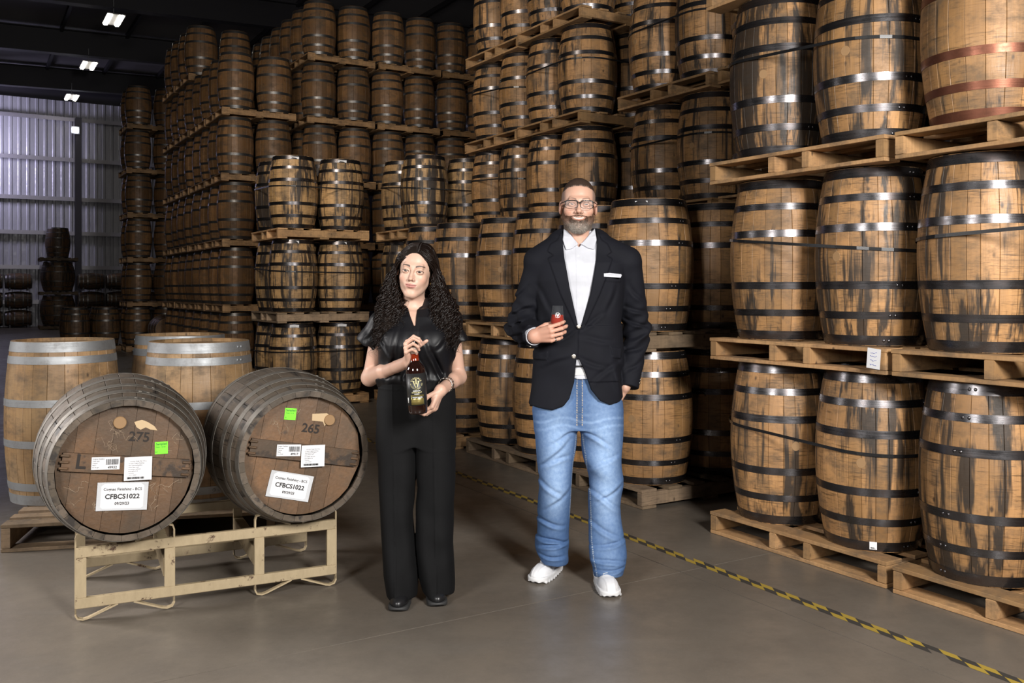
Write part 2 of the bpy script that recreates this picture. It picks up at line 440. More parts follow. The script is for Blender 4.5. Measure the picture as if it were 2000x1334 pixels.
# corrugated metal walls
def corr_mat():
    m, nt, bs = mat('insulated_metal_wall'); b = NB(nt); tc = b.n('ShaderNodeTexCoord'); v = tc.outputs['Object']
    n = b.noise(b.sc(v, (1, 1, .15)), 1.5, 4); n2 = b.noise(v, 9, 3)
    c = b.mix(b.ramp(n, .3, .7), (.30, .30, .33), (.40, .40, .43)); b.link(c, bs.inputs['Base Color'])
    bs.inputs['Metallic'].default_value = .25
    b.link(b.ramp(n2, .3, .7, .35, .6), bs.inputs['Roughness']); b.bump(b.noise(b.sc(v, (1, 1, .3)), 5, 2), .4, .03, bs)
    return m
CORR = corr_mat(); DKSTEEL = plain('dark_primer_steel', (.030, .028, .034), .5, .2); GIRT = plain('girt_steel', (.34, .33, .36), .4, .5)
ROOFM = plain('roof_insulation', (.20, .19, .205), .55)
def corr_panel(p0, p1, z0, z1, nrm, pitch=.3, depth=.018, width=None):
    d = (p1-p0); L = d.length; d.normalize(); vs = []; n = 0; x = 0
    pts = []
    while x < L-1e-6:
        pts += [(x, 0), (x+pitch*.55, 0), (x+pitch*.65, depth), (x+pitch*.9, depth)]; x += pitch
    pts.append((L, 0))
    pts = [(min(q, L), o) for q, o in pts]
    for q, o in pts:
        p = p0+d*q+nrm*o; vs += [(p.x, p.y, z0), (p.x, p.y, z1)]
    fs = [(2*i, 2*i+2, 2*i+3, 2*i+1) for i in range(len(pts)-1)]
    return vs, fs
VW = 40.0
wb = struct('wall_back', meshof('wall_back', [tuple(UV(-26, VW+.2, 0)), tuple(UV(16, VW+.2, 0)), tuple(UV(16, VW+.2, 9.6)), tuple(UV(-26, VW+.2, 9.6))], [(0, 1, 2, 3)], DKSTEEL))
for i in range(14):
    v_, f_ = corr_panel(UV(-26+i*3, VW), UV(-23+i*3, VW), 0, 8.9, -E1); linkobj('wall_panel', meshof('wall_panel', v_, f_, CORR), wb)
for z in (1.0, 2.35, 3.7, 5.05, 6.6, 8.2):
    b = MB(); M = Matrix.Translation(UV(-5, VW-.13, z)) @ Matrix.Rotation(ROT, 4, 'Z'); b.box((0, 0, 0), (42, .18, .07), M); b.box((0, -.09, -.06), (42, .01, .12), M)
    linkobj('girt', b.mesh('girt', GIRT), wb)
wl = struct('wall_left', meshof('wall_left', [tuple(UV(-26, -14, 0)), tuple(UV(-26, VW, 0)), tuple(UV(-26, VW, 9.0)), tuple(UV(-26, -14, 9.0))], [(3, 2, 1, 0)], CORR))
wr = struct('wall_right', meshof('wall_right', [tuple(UV(16, -14, 0)), tuple(UV(16, VW, 0)), tuple(UV(16, VW, 10.5)), tuple(UV(16, -14, 10.5))], [(0, 1, 2, 3)], DKSTEEL))
# steel columns along the back wall
for i, u in enumerate((-13.5, -4.6, 3.85, 12.5)):
    b = MB(); M = Matrix.Translation(UV(u, VW-.45, 0)) @ Matrix.Rotation(ROT, 4, 'Z')
    b.box((0, 0, 4.1), (.02, .30, 8.2), M); b.box((0, -.15, 4.1), (.22, .02, 8.2), M); b.box((0, .15, 4.1), (.22, .02, 8.2), M)
    o = linkobj('steel_column', b.mesh('steel_column', DKSTEEL)); o['kind'] = 'structure'
# roof: deck pitched gently up towards u, rafters along u, purlins along v
def rz_(u): return 8.75+.03*(u+10) if u < 14 else 9.5
ceil = struct('ceiling', meshof('ceiling', [tuple(UV(-26, -14, rz_(-26)+.55)), tuple(UV(16, -14, rz_(13.9)+.55)), tuple(UV(16, VW+.3, rz_(13.9)+.55)), tuple(UV(-26, VW+.3, rz_(-26)+.55))], [(3, 2, 1, 0)], ROOFM))
RM = Matrix.Rotation(-math.atan(.03), 4, 'Y')
for v in (-4, 3, 10, 14.5, 20.2, 25.9, 31.6, 37.3):
    b = MB(); M = Matrix.Translation(UV(-5, v, rz_(-5)+.05)) @ Matrix.Rotation(ROT, 4, 'Z') @ RM
    b.box((0, 0, 0), (42, .03, .75), M); b.box((0, 0, -.37), (42, .30, .03), M); b.box((0, 0, .37), (42, .30, .03), M)
    linkobj('rafter', b.mesh('rafter', DKSTEEL), ceil)
for u in np.arange(-24, 15, 1.9):
    b = MB(); M = Matrix.Translation(UV(float(u), 13, rz_(float(u))+.46)) @ Matrix.Rotation(ROT, 4, 'Z')
    b.box((0, 0, 0), (.09, 54, .22), M); linkobj('purlin', b.mesh('purlin', DKSTEEL), ceil)
b = MB(); b.tube([UV(-3.2, 20.3, 8.3), UV(3.5, 20.6, 8.35), UV(6.5, 20.7, 8.4)], .018, 6)
o = linkobj('conduit_pipe', b.mesh('conduit_pipe', GIRT)); tag(o, 'thin grey conduit pipe running under the dark roof', 'pipe')
# twin-tube high-bay lamps
GLOW, gnt, gbs = mat('lamp_tube'); gbs.inputs['Emission Color'].default_value = (1, .93, .80, 1); gbs.inputs['Emission Strength'].default_value = 22
LAMPB = plain('lamp_housing', (.35, .35, .36), .4, .3)
for i, (px, py, nm) in enumerate(((222, 40, 'nearest and highest in view'), (173, 129, 'middle one of the three'), (140, 191, 'farthest one over the wall'))):
    d = 7.05*F/(565-py); c = PX(px, py, d)
    r = thing('ceiling_lamp', f'twin white tube lamp under the dark roof, {nm}', 'lamp', c, (0, 0, ROT), 'twin tube lamps under the roof')
    b = MB(); b.box((0, 0, .03), (.44, 1.1, .02)); b.box((0, 0, .08), (.1, .5, .09)); linkobj('housing', b.mesh('housing', LAMPB), r)
    b = MB(); b.box((0, 0, .3), (.012, .012, .5)); linkobj('hanger', b.mesh('hanger', LAMPB), r)
    for s in (-1, 1):
        b = MB(); b.box((s*.14, 0, 0), (.10, 1.0, .045), bev=.015); linkobj('tube', b.mesh('tube', GLOW), r)
GW, _n, _b = mat('wall_lamp_glow'); _b.inputs['Emission Color'].default_value = (.85, .9, 1, 1); _b.inputs['Emission Strength'].default_value = 9
r = thing('wall_lamp', 'small square white lamp at the head of the far steel column', 'lamp', UV(3.72, VW-.72, 0)+Vector((0, 0, HCAM+(HOR-256)/F*35.8)), (0, 0, ROT))
b = MB(); b.box((0, .03, 0), (.3, .06, .3), bev=.01); linkobj('housing', b.mesh('housing', LAMPB), r)
b = MB(); b.box((0, -.02, 0), (.22, .05, .22), bev=.01); linkobj('lens', b.mesh('lens', GW), r)

# ------------------------------------------------------------------ pallet stacks along the aisle
NR = B_NEAR
stack(3.785, 2.82, 3, 'tall stack nearest right of the man', NR, LV=1.23, sxy=.918, grp='in the nearest stack right of the man', tone=.60, tonej=.07, stain=.45, straps=(0, 1, 2), full=((0, 0), (0, 1), (1, 1)), sz=1.0,
      overrides={(1, 0, 0): dict(bung=3.7, stain=.6), (0, 0, 0): dict(bung=4.15, stain=.5), (2, 0, 1): dict(bung=4.1, stain=.85, tone=.5), (2, 0, 0): dict(bung=3.9, stain=.6, tone=.66)})
stack(3.785, 1.575, 3, 'stack cut by the right edge', NR, LV=1.23, sxy=.918, grp='in the stack at the right edge', tone=.58, stain=.4, straps=(1,), full=((0, 1),),
      overrides={(2, 0, 1): dict(p=B_RUST, stain=.1, tone=.6), (0, 0, 1): dict(stain=.8, tone=.5)})
place_pallet(PAL[1], UV(3.785+.61, 2.82+.615, 3*LP), ROT, 'wooden pallet at the very top, above the stack nearest right of the man', 'pallets in the nearest stack right of the man')
stack(3.80, 4.66, 2, 'two-high stack just right of the man', B_NEAR, sxy=.985, LU=1.27, LV=1.25, grp='in the two-high stack right of the man', tone=.60, tonej=.04, stain=-.15, dark_pal=(0, 1), full=((0, 0), (0, 1), (1, 0)),
      overrides={(1, 0, 0): dict(bung=4.05, stain=.05, tone=.62), (0, 0, 0): dict(bung=4.2, stain=-.1, tone=.64)})
stack(3.80, 5.93, 2, 'two-high stack behind the man', B_MID, sxy=.955, grp='in the two-high stack behind the man', tone=.66, tonej=.05, stain=.1, dark_pal=(0,))
stack(3.74, 7.30, 2, 'two-high stack between woman and man', B_MID, sxy=.955, grp='in the two-high stack between the people', tone=.52, stain=.1)
stack(5.20, 4.19, 4, 'second row, right of the man', B_MID, sxy=.985, LV=1.27, LU=1.26, grp='in the second row right of the man', tone=.50, which=((0, 0), (0, 1)), staves_from=2)
stack(5.20, 5.50, 4, 'second row above the man and the two-high stack', B_MID, sxy=.975, LV=1.25, LU=1.26, grp='in the second row above the two-high stack', tone=.52, which=((0, 0), (0, 1), (1, 1)), staves_from=2, straps=(2, 3), full=((0, 0), (0, 1)), stain=.45)
stack(5.22, 7.34, 5, 'tall stack behind the man', B_MID, sxy=.975, LV=1.25, LU=1.26, grp='in the tall stack behind the man', tone=.52, which=((0, 0), (0, 1), (1, 0)), staves_from=2, straps=(3,))
stack(5.24, 8.62, 5, 'tall stack left of the man', B_MID, sxy=.975, LV=1.25, LU=1.26, grp='in the tall stack left of the man', tone=.47, which=((0, 0), (0, 1), (1, 1)), staves_from=2, straps=(2, 3))
stack(3.24, 10.9, 3, 'three-high stack left of the woman', B_PALE, sxy=.96, grp='in the three-high stack left of the woman', tone=.86, stain=.55, straps=(0, 1, 2), dark_pal=(1,))
stack(4.62, 10.0, 3, 'three-high stack above the woman', B_PALE, sxy=.96, grp='in the three-high stack above the woman', tone=.62, stain=.3, straps=(2,), which=((0, 0), (0, 1), (1, 0)))
# far block
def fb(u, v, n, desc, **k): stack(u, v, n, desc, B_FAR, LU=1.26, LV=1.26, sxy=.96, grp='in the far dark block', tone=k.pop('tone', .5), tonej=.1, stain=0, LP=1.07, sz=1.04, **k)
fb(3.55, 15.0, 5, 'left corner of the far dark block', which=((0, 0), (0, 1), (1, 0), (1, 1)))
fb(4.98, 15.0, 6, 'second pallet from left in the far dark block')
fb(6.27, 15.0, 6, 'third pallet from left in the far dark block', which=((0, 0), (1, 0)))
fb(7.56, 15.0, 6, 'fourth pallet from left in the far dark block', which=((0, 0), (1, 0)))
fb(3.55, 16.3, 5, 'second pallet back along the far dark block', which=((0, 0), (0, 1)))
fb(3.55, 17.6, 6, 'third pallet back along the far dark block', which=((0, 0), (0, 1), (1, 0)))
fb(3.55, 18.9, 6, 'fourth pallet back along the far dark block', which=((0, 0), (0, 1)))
# top layer only seen of the second column further back
for k_, vv in enumerate((16.3, 17.6)):
    for L in range(6):
        c = UV(4.98+.63, vv+.63, L*1.07)
        place_pallet(PAL[0], c, ROT, f'wooden pallet under {ORD[L]} layer, {("nearer", "farther")[k_]} inner column of the far block', 'pallets in the far dark block')
        for kv in (0, 1):
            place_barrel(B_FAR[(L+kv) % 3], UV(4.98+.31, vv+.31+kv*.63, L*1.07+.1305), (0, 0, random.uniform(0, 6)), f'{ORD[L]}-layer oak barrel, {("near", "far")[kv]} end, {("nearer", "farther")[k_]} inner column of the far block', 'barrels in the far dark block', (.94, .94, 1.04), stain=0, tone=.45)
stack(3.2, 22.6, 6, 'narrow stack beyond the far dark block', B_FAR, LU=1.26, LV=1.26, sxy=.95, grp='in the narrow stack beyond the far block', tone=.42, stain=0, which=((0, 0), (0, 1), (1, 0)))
# ------------------------------------------------------------------ hazard tape on the floor
YEL = plain('tape_yellow', (.34, .235, .035), .6); BLK = plain('tape_black', (.035, .033, .03), .6)
def hazard(u, v0, v1, label, w=.066, p=.105):
    vs = []; fs = []; mi = []; k = 0; v = v0; rs = random.Random(3)
    while v < v1:
        for row in (0, 1):
            ua, ub = u+row*w/2, u+(row+1)*w/2-.0006; sh = .045*(1 if row else 1)
            for j in (0, 1):
                a = v+j*p/2+(0 if row == 0 else p/4*1.3); n = len(vs)
                if rs.random() < .035: continue
                for q, s_ in ((ua, 0), (ub, sh)):
                    vs += [UV(q, a+s_, .0008+.0004*rs.random()), UV(q, a+s_+p/2, .0008+.0004*rs.random())]
                fs.append((n, n+1, n+3, n+2)); mi.append((j+row) % 2)
        v += p
    o = linkobj('hazard_tape', meshof('hazard_tape', vs, fs, [YEL, BLK], mi)); tag(o, label, 'tape')
hazard(3.30, 1.2, 10.6, 'worn yellow and black hazard tape running along the concrete aisle floor', p=.16)

# ------------------------------------------------------------------ galvanised-hooped wine barrels standing at the left
HW = [(.002, .060), (.085, .130), (.335, .378), (.572, .615), (.82, .865), (.890, .948)]
WPR = [barrel_proto('wine', H=.95, rh=.305, rb=.345, nst=25, hoops=HW, wood=WINEOAK, hoopm=GALV, nz=10, hn=56, jit=.3) for _ in range(2)]
pa = radians(13); WP = Vector((-2.80, 5.0, 0))
AX = Vector((cos(pa), sin(pa), 0)); BX = Vector((-sin(pa), cos(pa), 0))
pc = WP+AX*.72+BX*.86
P9 = pallet_proto(LX=1.72, LY=1.46, w=PALLETD, nd=11, seed=4, strs=4, H=.155)
r = thing('wooden_pallet', 'weathered slatted pallet under the three standing wine barrels at left', 'pallet', pc, (0, 0, pa+pi/2))
for nm, me, _ in P9: linkobj(nm, me, r, (.37, .1, .95, 1))
for p, lab, st, tn, rz, k in (((-2.82, 5.72), 'large pale wine barrel standing leftmost on the slatted pallet, galvanised hoops', .1, .50, 1.0, 0),
                       ((-1.93, 5.62), 'pale wine barrel standing between the two tilted finishing barrels, galvanised hoops', .0, .48, 4.4, 1),
                       ((-2.33, 6.40), 'pale wine barrel standing rearmost of three, mostly hidden behind its neighbour', .0, .55, 2.0, 0)):
    place_barrel(WPR[k], (p[0], p[1], .156), (0, 0, rz), lab, 'standing wine barrels', (.955, .955, 1.03), stain=st, tone=tn, name='wine_barrel')

# ------------------------------------------------------------------ barrel rack
def rackpaint():
    m, nt, bs = mat('chipped_cream_paint'); b = NB(nt); v = b.objvec()
    n = b.noise(v, 12, 6, .75); n2 = b.noise(b.sc(v, (3, 3, 1)), 9, 4, .7)
    c = b.mix(b.ramp(n2, .3, .7), (.34, .265, .160), (.42, .33, .205))
    c = b.mix(b.ramp(n, .60, .66, 0, 1), c, (.07, .035, .02)); c = b.mix(b.ramp(n2, .62, .75, 0, .6), c, (.18, .09, .045))
    b.link(c, bs.inputs['Base Color']); bs.inputs['Roughness'].default_value = .45; return m
RACKP = rackpaint()
ra = radians(25.5); RL, RD = 1.15, .64
rack = thing('barrel_rack', 'cream painted steel two-barrel rack, chipped and rusting, on the concrete floor', 'rack', (-1.905, 3.97, 0), (0, 0, ra))
def rk(nm, b, smooth=False):
    return linkobj(nm, b.mesh(nm, RACKP, smooth), rack, (random.random(), 0, .5, 1))
for y in (0, RD):
    for z in (.078, .300):
        b = MB(); b.box((RL/2, y, z), (RL, .026, .046), bev=.003); rk('rail', b)
    for x in (.022, .385, .785, RL-.022):
        b = MB(); b.box((x, y, .189), (.042, .024, .176), bev=.002); rk('post', b)
    for x0, x1 in ((0, .405), (.765, RL)):
        m_ = (x1-x0)
        for s, xa in ((1, x0), (-1, x1)):
            pts = [(xa, y, .004+.03), (xa, y, .36), (xa+s*.006, y, .378), (xa+s*.024, y, .384), (xa+s*.045, y, .378), (xa+s*.145, y, .331), (xa+s*.165, y, .324)]
            b = MB(); b.tube(pts, .016, 4, up=(0, 1, 0), flat=(.32, 1.0)); rk('cradle_bar', b)
            pts = [(xa, y, .06), (xa, y, .028), (xa+s*.008, y, .012), (xa+s*.03, y, .006), (xa+s*.05, y, .010), (xa+s*.15, y, .048), (xa+s*.17, y, .056)]
            b = MB(); b.tube(pts, .016, 4, up=(0, 1, 0), flat=(.32, 1.0)); rk('foot_bar', b)
for x in (.385, .785):
    b = MB(); b.box((x, RD/2, .185), (.05, RD-.03, .085), bev=.003); rk('cross_beam', b)

# ------------------------------------------------------------------ the two finishing barrels on the rack
HF = [(.0, .034), (.085, .120), (.175, .212), (.318, .355), (.575, .612), (.718, .755), (.810, .845), (.896, .93)]
GREENST = plain('green_sticker', (.20, .85, .03), .55); GREENINK = plain('dark_green_ink', (.02, .12, .02), .6)
PLAST = plain('plastic_sleeve', (.55, .56, .58), .25); WOODLAB = plain('torn_label', (.52, .38, .22), .6); CHALK = plain('chalk_scribble', (.34, .25, .17), .8)
STENC = plain('stencil_ink', (.016, .010, .007), .7)
Hn = .93
def fin_proto(seed):
    st = random.getstate(); random.seed(seed)
    P = barrel_proto('fin', H=Hn, rh=.304, rb=.376, nst=30, hoops=HF, wood=OLDOAK, hoopm=OLDHOOP, nz=12, hn=64, jit=.3)
    random.setstate(st); out = []
    for nm, me, pa_, kd in P:
        if nm == 'bung': continue
        if nm == 'head':
            continue
        me.transform(Matrix.Translation((0, 0, -Hn))); me.flip_normals() if False else None
        out.append((nm, me, pa_, kd))
    return out
def head_boards(root, seed, zf, col):
    rs = random.Random(seed); R = .2795; xs = [-R]
    while xs[-1] < R-.05: xs.append(min(R, xs[-1]+rs.uniform(.055, .095)))
    xs[-1] = R
    for i in range(len(xs)-1):
        x0, x1 = xs[i]+.0006, xs[i+1]-.0006; pts = [(x0+(x1-x0)*j/4, sqrt(max(R*R-(x0+(x1-x0)*j/4)**2, 0))) for j in range(5)]
        loop = [(x, -y) for x, y in pts]+pts[::-1]; n = len(loop); dz = rs.uniform(-.001, .001)
        vs = [(x, y, zf-.022) for x, y in loop]+[(x, y, zf+dz) for x, y in loop]
        fs = [tuple(range(n))[::-1], tuple(range(n, 2*n))]+[(k, (k+1) % n, (k+1) % n+n, k+n) for k in range(n)]
        o = linkobj('head_board', meshof('head_board', vs, fs, HEADOAK), root, col)
def sheet(root, nm, x, y, w, h, rot, m, zf, th=.0012, label=None, wav=0):
    """paper with slight curl; returns it, local frame at its centre"""
    n = 6; vs = []; fs = []
    for s in (0, 1):
        for j in range(n+1):
            for i in range(n+1):
                a, c = i/n-.5, j/n-.5
                vs.append((a*w, c*h, s*th+wav*(abs(a)*2)**4*.004+wav*(abs(c)*2)**4*.003))
    q = (n+1)**2
    for j in range(n):
        for i in range(n):
            a = j*(n+1)+i; fs += [(a+q, a+1+q, a+n+2+q, a+n+1+q), (a, a+n+1, a+n+2, a+1)]
    for i in range(n):
        fs += [(i, i+1, i+1+q, i+q), (n*(n+1)+i+1, n*(n+1)+i, n*(n+1)+i+q, n*(n+1)+i+1+q),
               ((i+1)*(n+1), i*(n+1), i*(n+1)+q, (i+1)*(n+1)+q), (i*(n+1)+n, (i+1)*(n+1)+n, (i+1)*(n+1)+n+q, i*(n+1)+n+q)]
    o = linkobj(nm, meshof(nm, vs, fs, m), root); o.location = (x, y, zf+.0012); o.rotation_euler = (0, 0, rot)
    if label: o['label'] = label
    return o
def put_text(par, txt, x, y, size, m=None, align='CENTER', z=.0016, bold=0., rot=0, nm='lettering', sx=1):
    o = linkobj(nm, text_mesh(txt, size, m or INK, align, .0003, bold), par); o.location = (x, y, z); o.rotation_euler = (0, 0, rot); o.scale = (sx, 1, 1); return o
def barcode(par, x, y, w, h, seed=1, z=.0016):
    rs = random.Random(seed); b = MB(); q = -w/2
    while q < w/2:
        t = rs.choice((.6, .6, 1.2, 1.8))*w/60; b.box((x+q, y, z), (t, h, .0004)); q += t+rs.choice((.7, .7, 1.3))*w/60
    return linkobj('barcode', b.mesh('barcode', INK), par)
def crossbar(root, y, zf, col):
    b = MB(); L = .256; h = .039
    n = 10; top = []; bot = []
    for i in range(n+1):
        x = -L+2*L*i/n; top.append((x, y+h)); bot.append((x, y-h))
    loop = bot+top[::-1]; n = len(loop)
    vs = [(x, q, zf) for x, q in loop]+[(x, q, zf+.018) for x, q in loop]
    b.add(vs, [tuple(range(n))[::-1], tuple(range(n, 2*n))]+[(k, (k+1) % n, (k+1) % n+n, k+n) for k in range(n)])
    o = linkobj('cross_bar', b.mesh('cross_bar', HEADOAK), root, (col[0]+.3, .9, .42, 1)); o['label'] = 'dark flat wooden bar pegged across the barrel head'
    for s in (-1, 1):
        for k in (-.027, 0, .027):
            b = MB(); b.box((s*.246, y+k, zf+.021), (.036, .010, .012), bev=.003); linkobj('peg', b.mesh('peg', HEADOAK), o, (.9, .4, .5, 1))
    return o
def finishing(t, roll, seed, label, zc, yaw):
    a3 = Vector((cos(ra), sin(ra), 0)); b3 = Vector((-sin(ra), cos(ra), 0)); up = Vector((0, 0, 1))
    c = Vector((-1.905, 3.97, 0))+a3*t+b3*.33+up*zc
    a3 = Vector((cos(ra+yaw), sin(ra+yaw), 0)); b3 = Vector((-sin(ra+yaw), cos(ra+yaw), 0)); c = c-b3*.465
    X = a3*cos(roll)+up*sin(roll); Y = -a3*sin(roll)+up*cos(roll)
    M = Matrix((X, Y, X.cross(Y))).transposed().to_4x4(); M.translation = c
    r = place_barrel(fin_proto(seed), (0, 0, 0), (0, 0, 0), label, 'finishing barrels on the rack', seed=.1*seed, stain=.35, tone=.55, name='finishing_barrel')
    r.matrix_basis = M
    return r
ZF = -.040
for (t, roll, seed, lab, zc, yaw) in ((.199, radians(-8), 3, 'weathered grey finishing barrel stencilled 275, lying on the left side of the rack', .667, radians(0)),
                             (.957, radians(-11), 8, 'dark weathered finishing barrel stencilled 265, lying on the right side of the rack', .667, radians(2))):
    r = finishing(t, roll, seed, lab, zc, yaw)
    L = seed == 3
    col = (.47 if L else .63, -.2, .46 if L else .60, 1)
    head_boards(r, seed, ZF, col); 
    b = MB(); Rb = .272; n = 40   # rear head, one disc of boards joined
    b.lathe([(.001, -Hn+.05), (Rb, -Hn+.05), (Rb, -Hn+.03), (.001, -Hn+.03)], 32); linkobj('rear_head', b.mesh('rear_head', HEADOAK), r, col)
    cb = crossbar(r, .018 if L else .012, ZF+.0005, col)
    bx, by, br_ = (-.052, .198, .027) if L else (.093, .178, .026)
    b = MB(); M = Matrix.Translation((bx, by, ZF)); b.lathe([(br_, -.005), (br_, .010), (br_*.9, .013), (.001, .013)], 28, M); o = linkobj('bung', autosmooth(b.mesh('bung', BUNGW)), r); o['label'] = 'round pale wooden bung'
    put_text(r, '275' if L else '265', .035 if L else .012, .140 if L else .125, .058, STENC, z=ZF+.0012, nm='stencil_number', bold=.0012)
    rr = -roll
    gx, gy = (.132, .100) if L else (-.098, .182)
    g = sheet(r, 'sticker', gx, gy, .054, .054, rr+(0.0 if L else -.12), GREENST, ZF, label='bright green sampled sticker')
    put_text(g, 'Sampled', 0, .017, .0135, GREENINK, bold=.0002); put_text(g, 'Date: 10/24' if L else 'Date: 5/18', -.003, .004, .0085, GREENINK); put_text(g, 'BY', -.02, -.018, .008, GREENINK)
    if L:
        put_text(r, 'L', -.183, .02, .085, STENC, z=ZF+.0195, nm='stencil_letter', bold=.002)
    x0 = -.085 if L else -.078
    g = sheet(r, 'label', x0, .022 if L else .016, .112, .054, rr*.6, PAPER, ZF+.0188, label='white barcode label')
    num = '49932' if L else '49917'
    put_text(g, num, .027, -.018, .0145, bold=.0003); barcode(g, .026, .006, .05, .024, seed)
    for k, tx in enumerate(('Virginia Distillery', 'Cask type', 'Cognac', 'Filled', '53 US gal')): put_text(g, tx, -.052, .019-k*.009, .0068, align='LEFT')
    x1 = .047 if L else .040
    g = sheet(r, 'paper', x1, .008 if L else .003, .112, .102, rr*.8, PAPER, ZF+.0200, label='white printed info sheet', wav=.6)
    rs = random.Random(seed)
    for k in range(9):
        put_text(g, ['Virginia Distillery Company', 'Lot: American Single Malt Whisky', 'Barrel type: Cognac finishing', 'Fill date and proof gallons', 'Location: floor rack', 'Serial number and tare', 'Original gallons 53', 'Warehouse', 'Barrel # : 10367'][k], -.047, .040-k*.0085, .0062, align='LEFT')
    barcode(g, -.008, -.040, .068, .009, seed+9, z=.0045)
    sx, sy, ro = (.002, -.118, rr-radians(4)) if L else (-.037, -.150, rr-radians(14))
    g = sheet(r, 'plastic_sleeve', sx, sy, .205, .122, ro, PLAST, ZF, label='clear plastic pouch', wav=1)
    p = sheet(g, 'label_sheet', 0, .001, .172, .108, 0, PAPER, .0012, wav=.2)
    put_text(g, 'Cognac Finishing - BCS', 0, .030, .0165, z=.0040, bold=.0003); put_text(g, 'CFBCS1022', 0, -.002, .0285, z=.0040, bold=.0008); put_text(g, '09/29/23', 0, -.032, .0165, z=.0040, bold=.0004)
    # torn paper remnants
    if L:
        vs = [(0, 0), (.03, .012), (.055, .004), (.085, -.012), (.10, -.03), (.07, -.028), (.05, -.02), (.03, -.032), (.012, -.022)]; o0 = (.005, .205)
    else:
        vs = [(-.07, .0), (.0, .012), (.015, .004), (.012, -.03), (0, -.05), (-.012, -.03), (-.065, -.032)]; o0 = (.075, .196)
    n = len(vs); V = [(x+o0[0], y+o0[1], ZF+.001) for x, y in vs]+[(x+o0[0], y+o0[1], ZF+.003) for x, y in vs]
    linkobj('torn_label', meshof('torn_label', V, [tuple(range(n)), tuple(range(2*n-1, n-1, -1))]+[(k, k+n, (k+1) % n+n, (k+1) % n) for k in range(n)], WOODLAB), r)
    # chalk scribbles on the head (flat marks)
    b = MB(); rs = random.Random(seed+1)
    for q in range(26 if L else 9):
        x, y = rs.uniform(-.2, .2), rs.uniform(-.2, .2)
        if x*x+y*y > .055 or abs(y) < .06 or (abs(x) < .1 and y < 0) or (-.03 < x < .12 and .08 < y < .19): continue
        pts = []
        for j in range(14):
            x += rs.uniform(-.018, .018)+.010*cos(j*1.3+q); y += rs.uniform(-.014, .014)+.012*sin(j*1.3)
            if x*x+y*y < .072 and abs(y-.018) > .045: pts.append((x, y, ZF+.0012))
        if len(pts) > 3: b.tube(pts, .0007, 3)
    linkobj('chalk_scribble', b.mesh('chalk_scribble', CHALK), r)['kind'] = 'stuff'

# ------------------------------------------------------------------ papers and tags
def tagsheet(nm, px, py, d, w, h, label, nrm=None, lines=(), tilt=0, group=None, m=None):
    c = PX(px, py, d); b = MB(); b.box((0, 0, 0), (w, .0012, h)); o = linkobj(nm, b.mesh(nm, m or PAPER)); o.location = c
    o.rotation_euler = (0, tilt, ROT if nrm is None else nrm); tag(o, label, 'label', group); return o
def aisle_tag(u, v, z, w, h, label, rot=-pi/2, tilt=0, dv=0):
    b = MB(); b.box((0, 0, 0), (w, .0012, h)); o = linkobj('paper_tag', b.mesh('paper_tag', PAPER)); o.location = UV(u, v, z); o.rotation_euler = (0, tilt, ROT+rot)
    tag(o, label, 'tag', 'white paper tags'); return o
# note hanging on the second-layer pallet joint
o = aisle_tag(3.765, 2.865, 1.115, .075, .098, 'handwritten white note hanging from the second-layer pallet at right', tilt=.08)
b = MB(); rs = random.Random(4)
for zz in (.028, .012, -.01, -.03):
    b.tube([(x*.001, -.0012, zz+rs.uniform(-.004, .004)) for x in range(-18, 20, 5)], .0009, 4)
linkobj('handwriting', b.mesh('handwriting', BLUEINK), o)
def hoop_tag(u, v, z, ang, r, w, h, label, marks=True):
    """tag stuck on a hoop of the barrel standing at u,v; ang measured in the world"""
    c = UV(u, v, z)+Vector((cos(ang), sin(ang), 0))*r
    b = MB(); b.box((0, 0, 0), (w, .0012, h)); o = linkobj('paper_tag', b.mesh('paper_tag', PAPER)); o.location = c; o.rotation_euler = (0, 0, ang+pi/2)
    tag(o, label, 'tag', 'white paper tags')
    if marks:
        b = MB(); b.box((-w*.1, -.001, -h*.28), (w*.5, .0006, h*.09)); b.box((0, -.001, -h*.40), (w*.6, .0006, h*.05)); linkobj('printed_line', b.mesh('printed_line', INK), o)
    return o
dn = atan2(-E1.y*.35-E2.y, -E1.x*.35-E2.x)
RT = .2735*.918
for (u, v, L, z, an, lab) in ((4.095, 3.74, 1, .035, dn+.10, 'small white tag on the bottom hoop of the second-layer far barrel at right'),
                           (4.095, 3.13, 0, .035, dn+.35, 'small white tag on the bottom hoop of the floor-layer barrel right of the man'),
                           (4.095, 2.50, 0, .035, dn+.18, 'small white tag on the bottom hoop of the dark stained floor-layer barrel')):
    hoop_tag(u, v, L*LP+.13+z, an, .2715*.918, .035, .038, lab)
dm = atan2(-E2.y-.9*E1.y, -E2.x-.9*E1.x)
for (u, v, L, z, an, lab) in ((4.115, 4.97, 1, .865, dm-.05, 'white strip tag on the top hoop of the barrel right of the man'),
                           (4.115, 4.97, 0, .865, dm-.15, 'white strip tag on the top hoop of the floor-layer barrel right of the man')):
    hoop_tag(u, v, L*LP+.13+z, an, .272*.985, .085, .03, lab)
for (u, v, L, nm) in ((3.55, 11.2, 0, 'bottom'), (3.55, 11.2, 1, 'second'), (3.55, 11.2, 2, 'top'), (4.165, 11.2, 0, 'right bottom'), (4.165, 11.2, 1, 'right second'), (4.165, 11.2, 2, 'right top')):
    hoop_tag(u, v, L*LP+.13+.865, -pi/2+.25, .272*.96, .11, .03, f'white strip tag on the {nm} barrel of the three-high stack left of the woman')
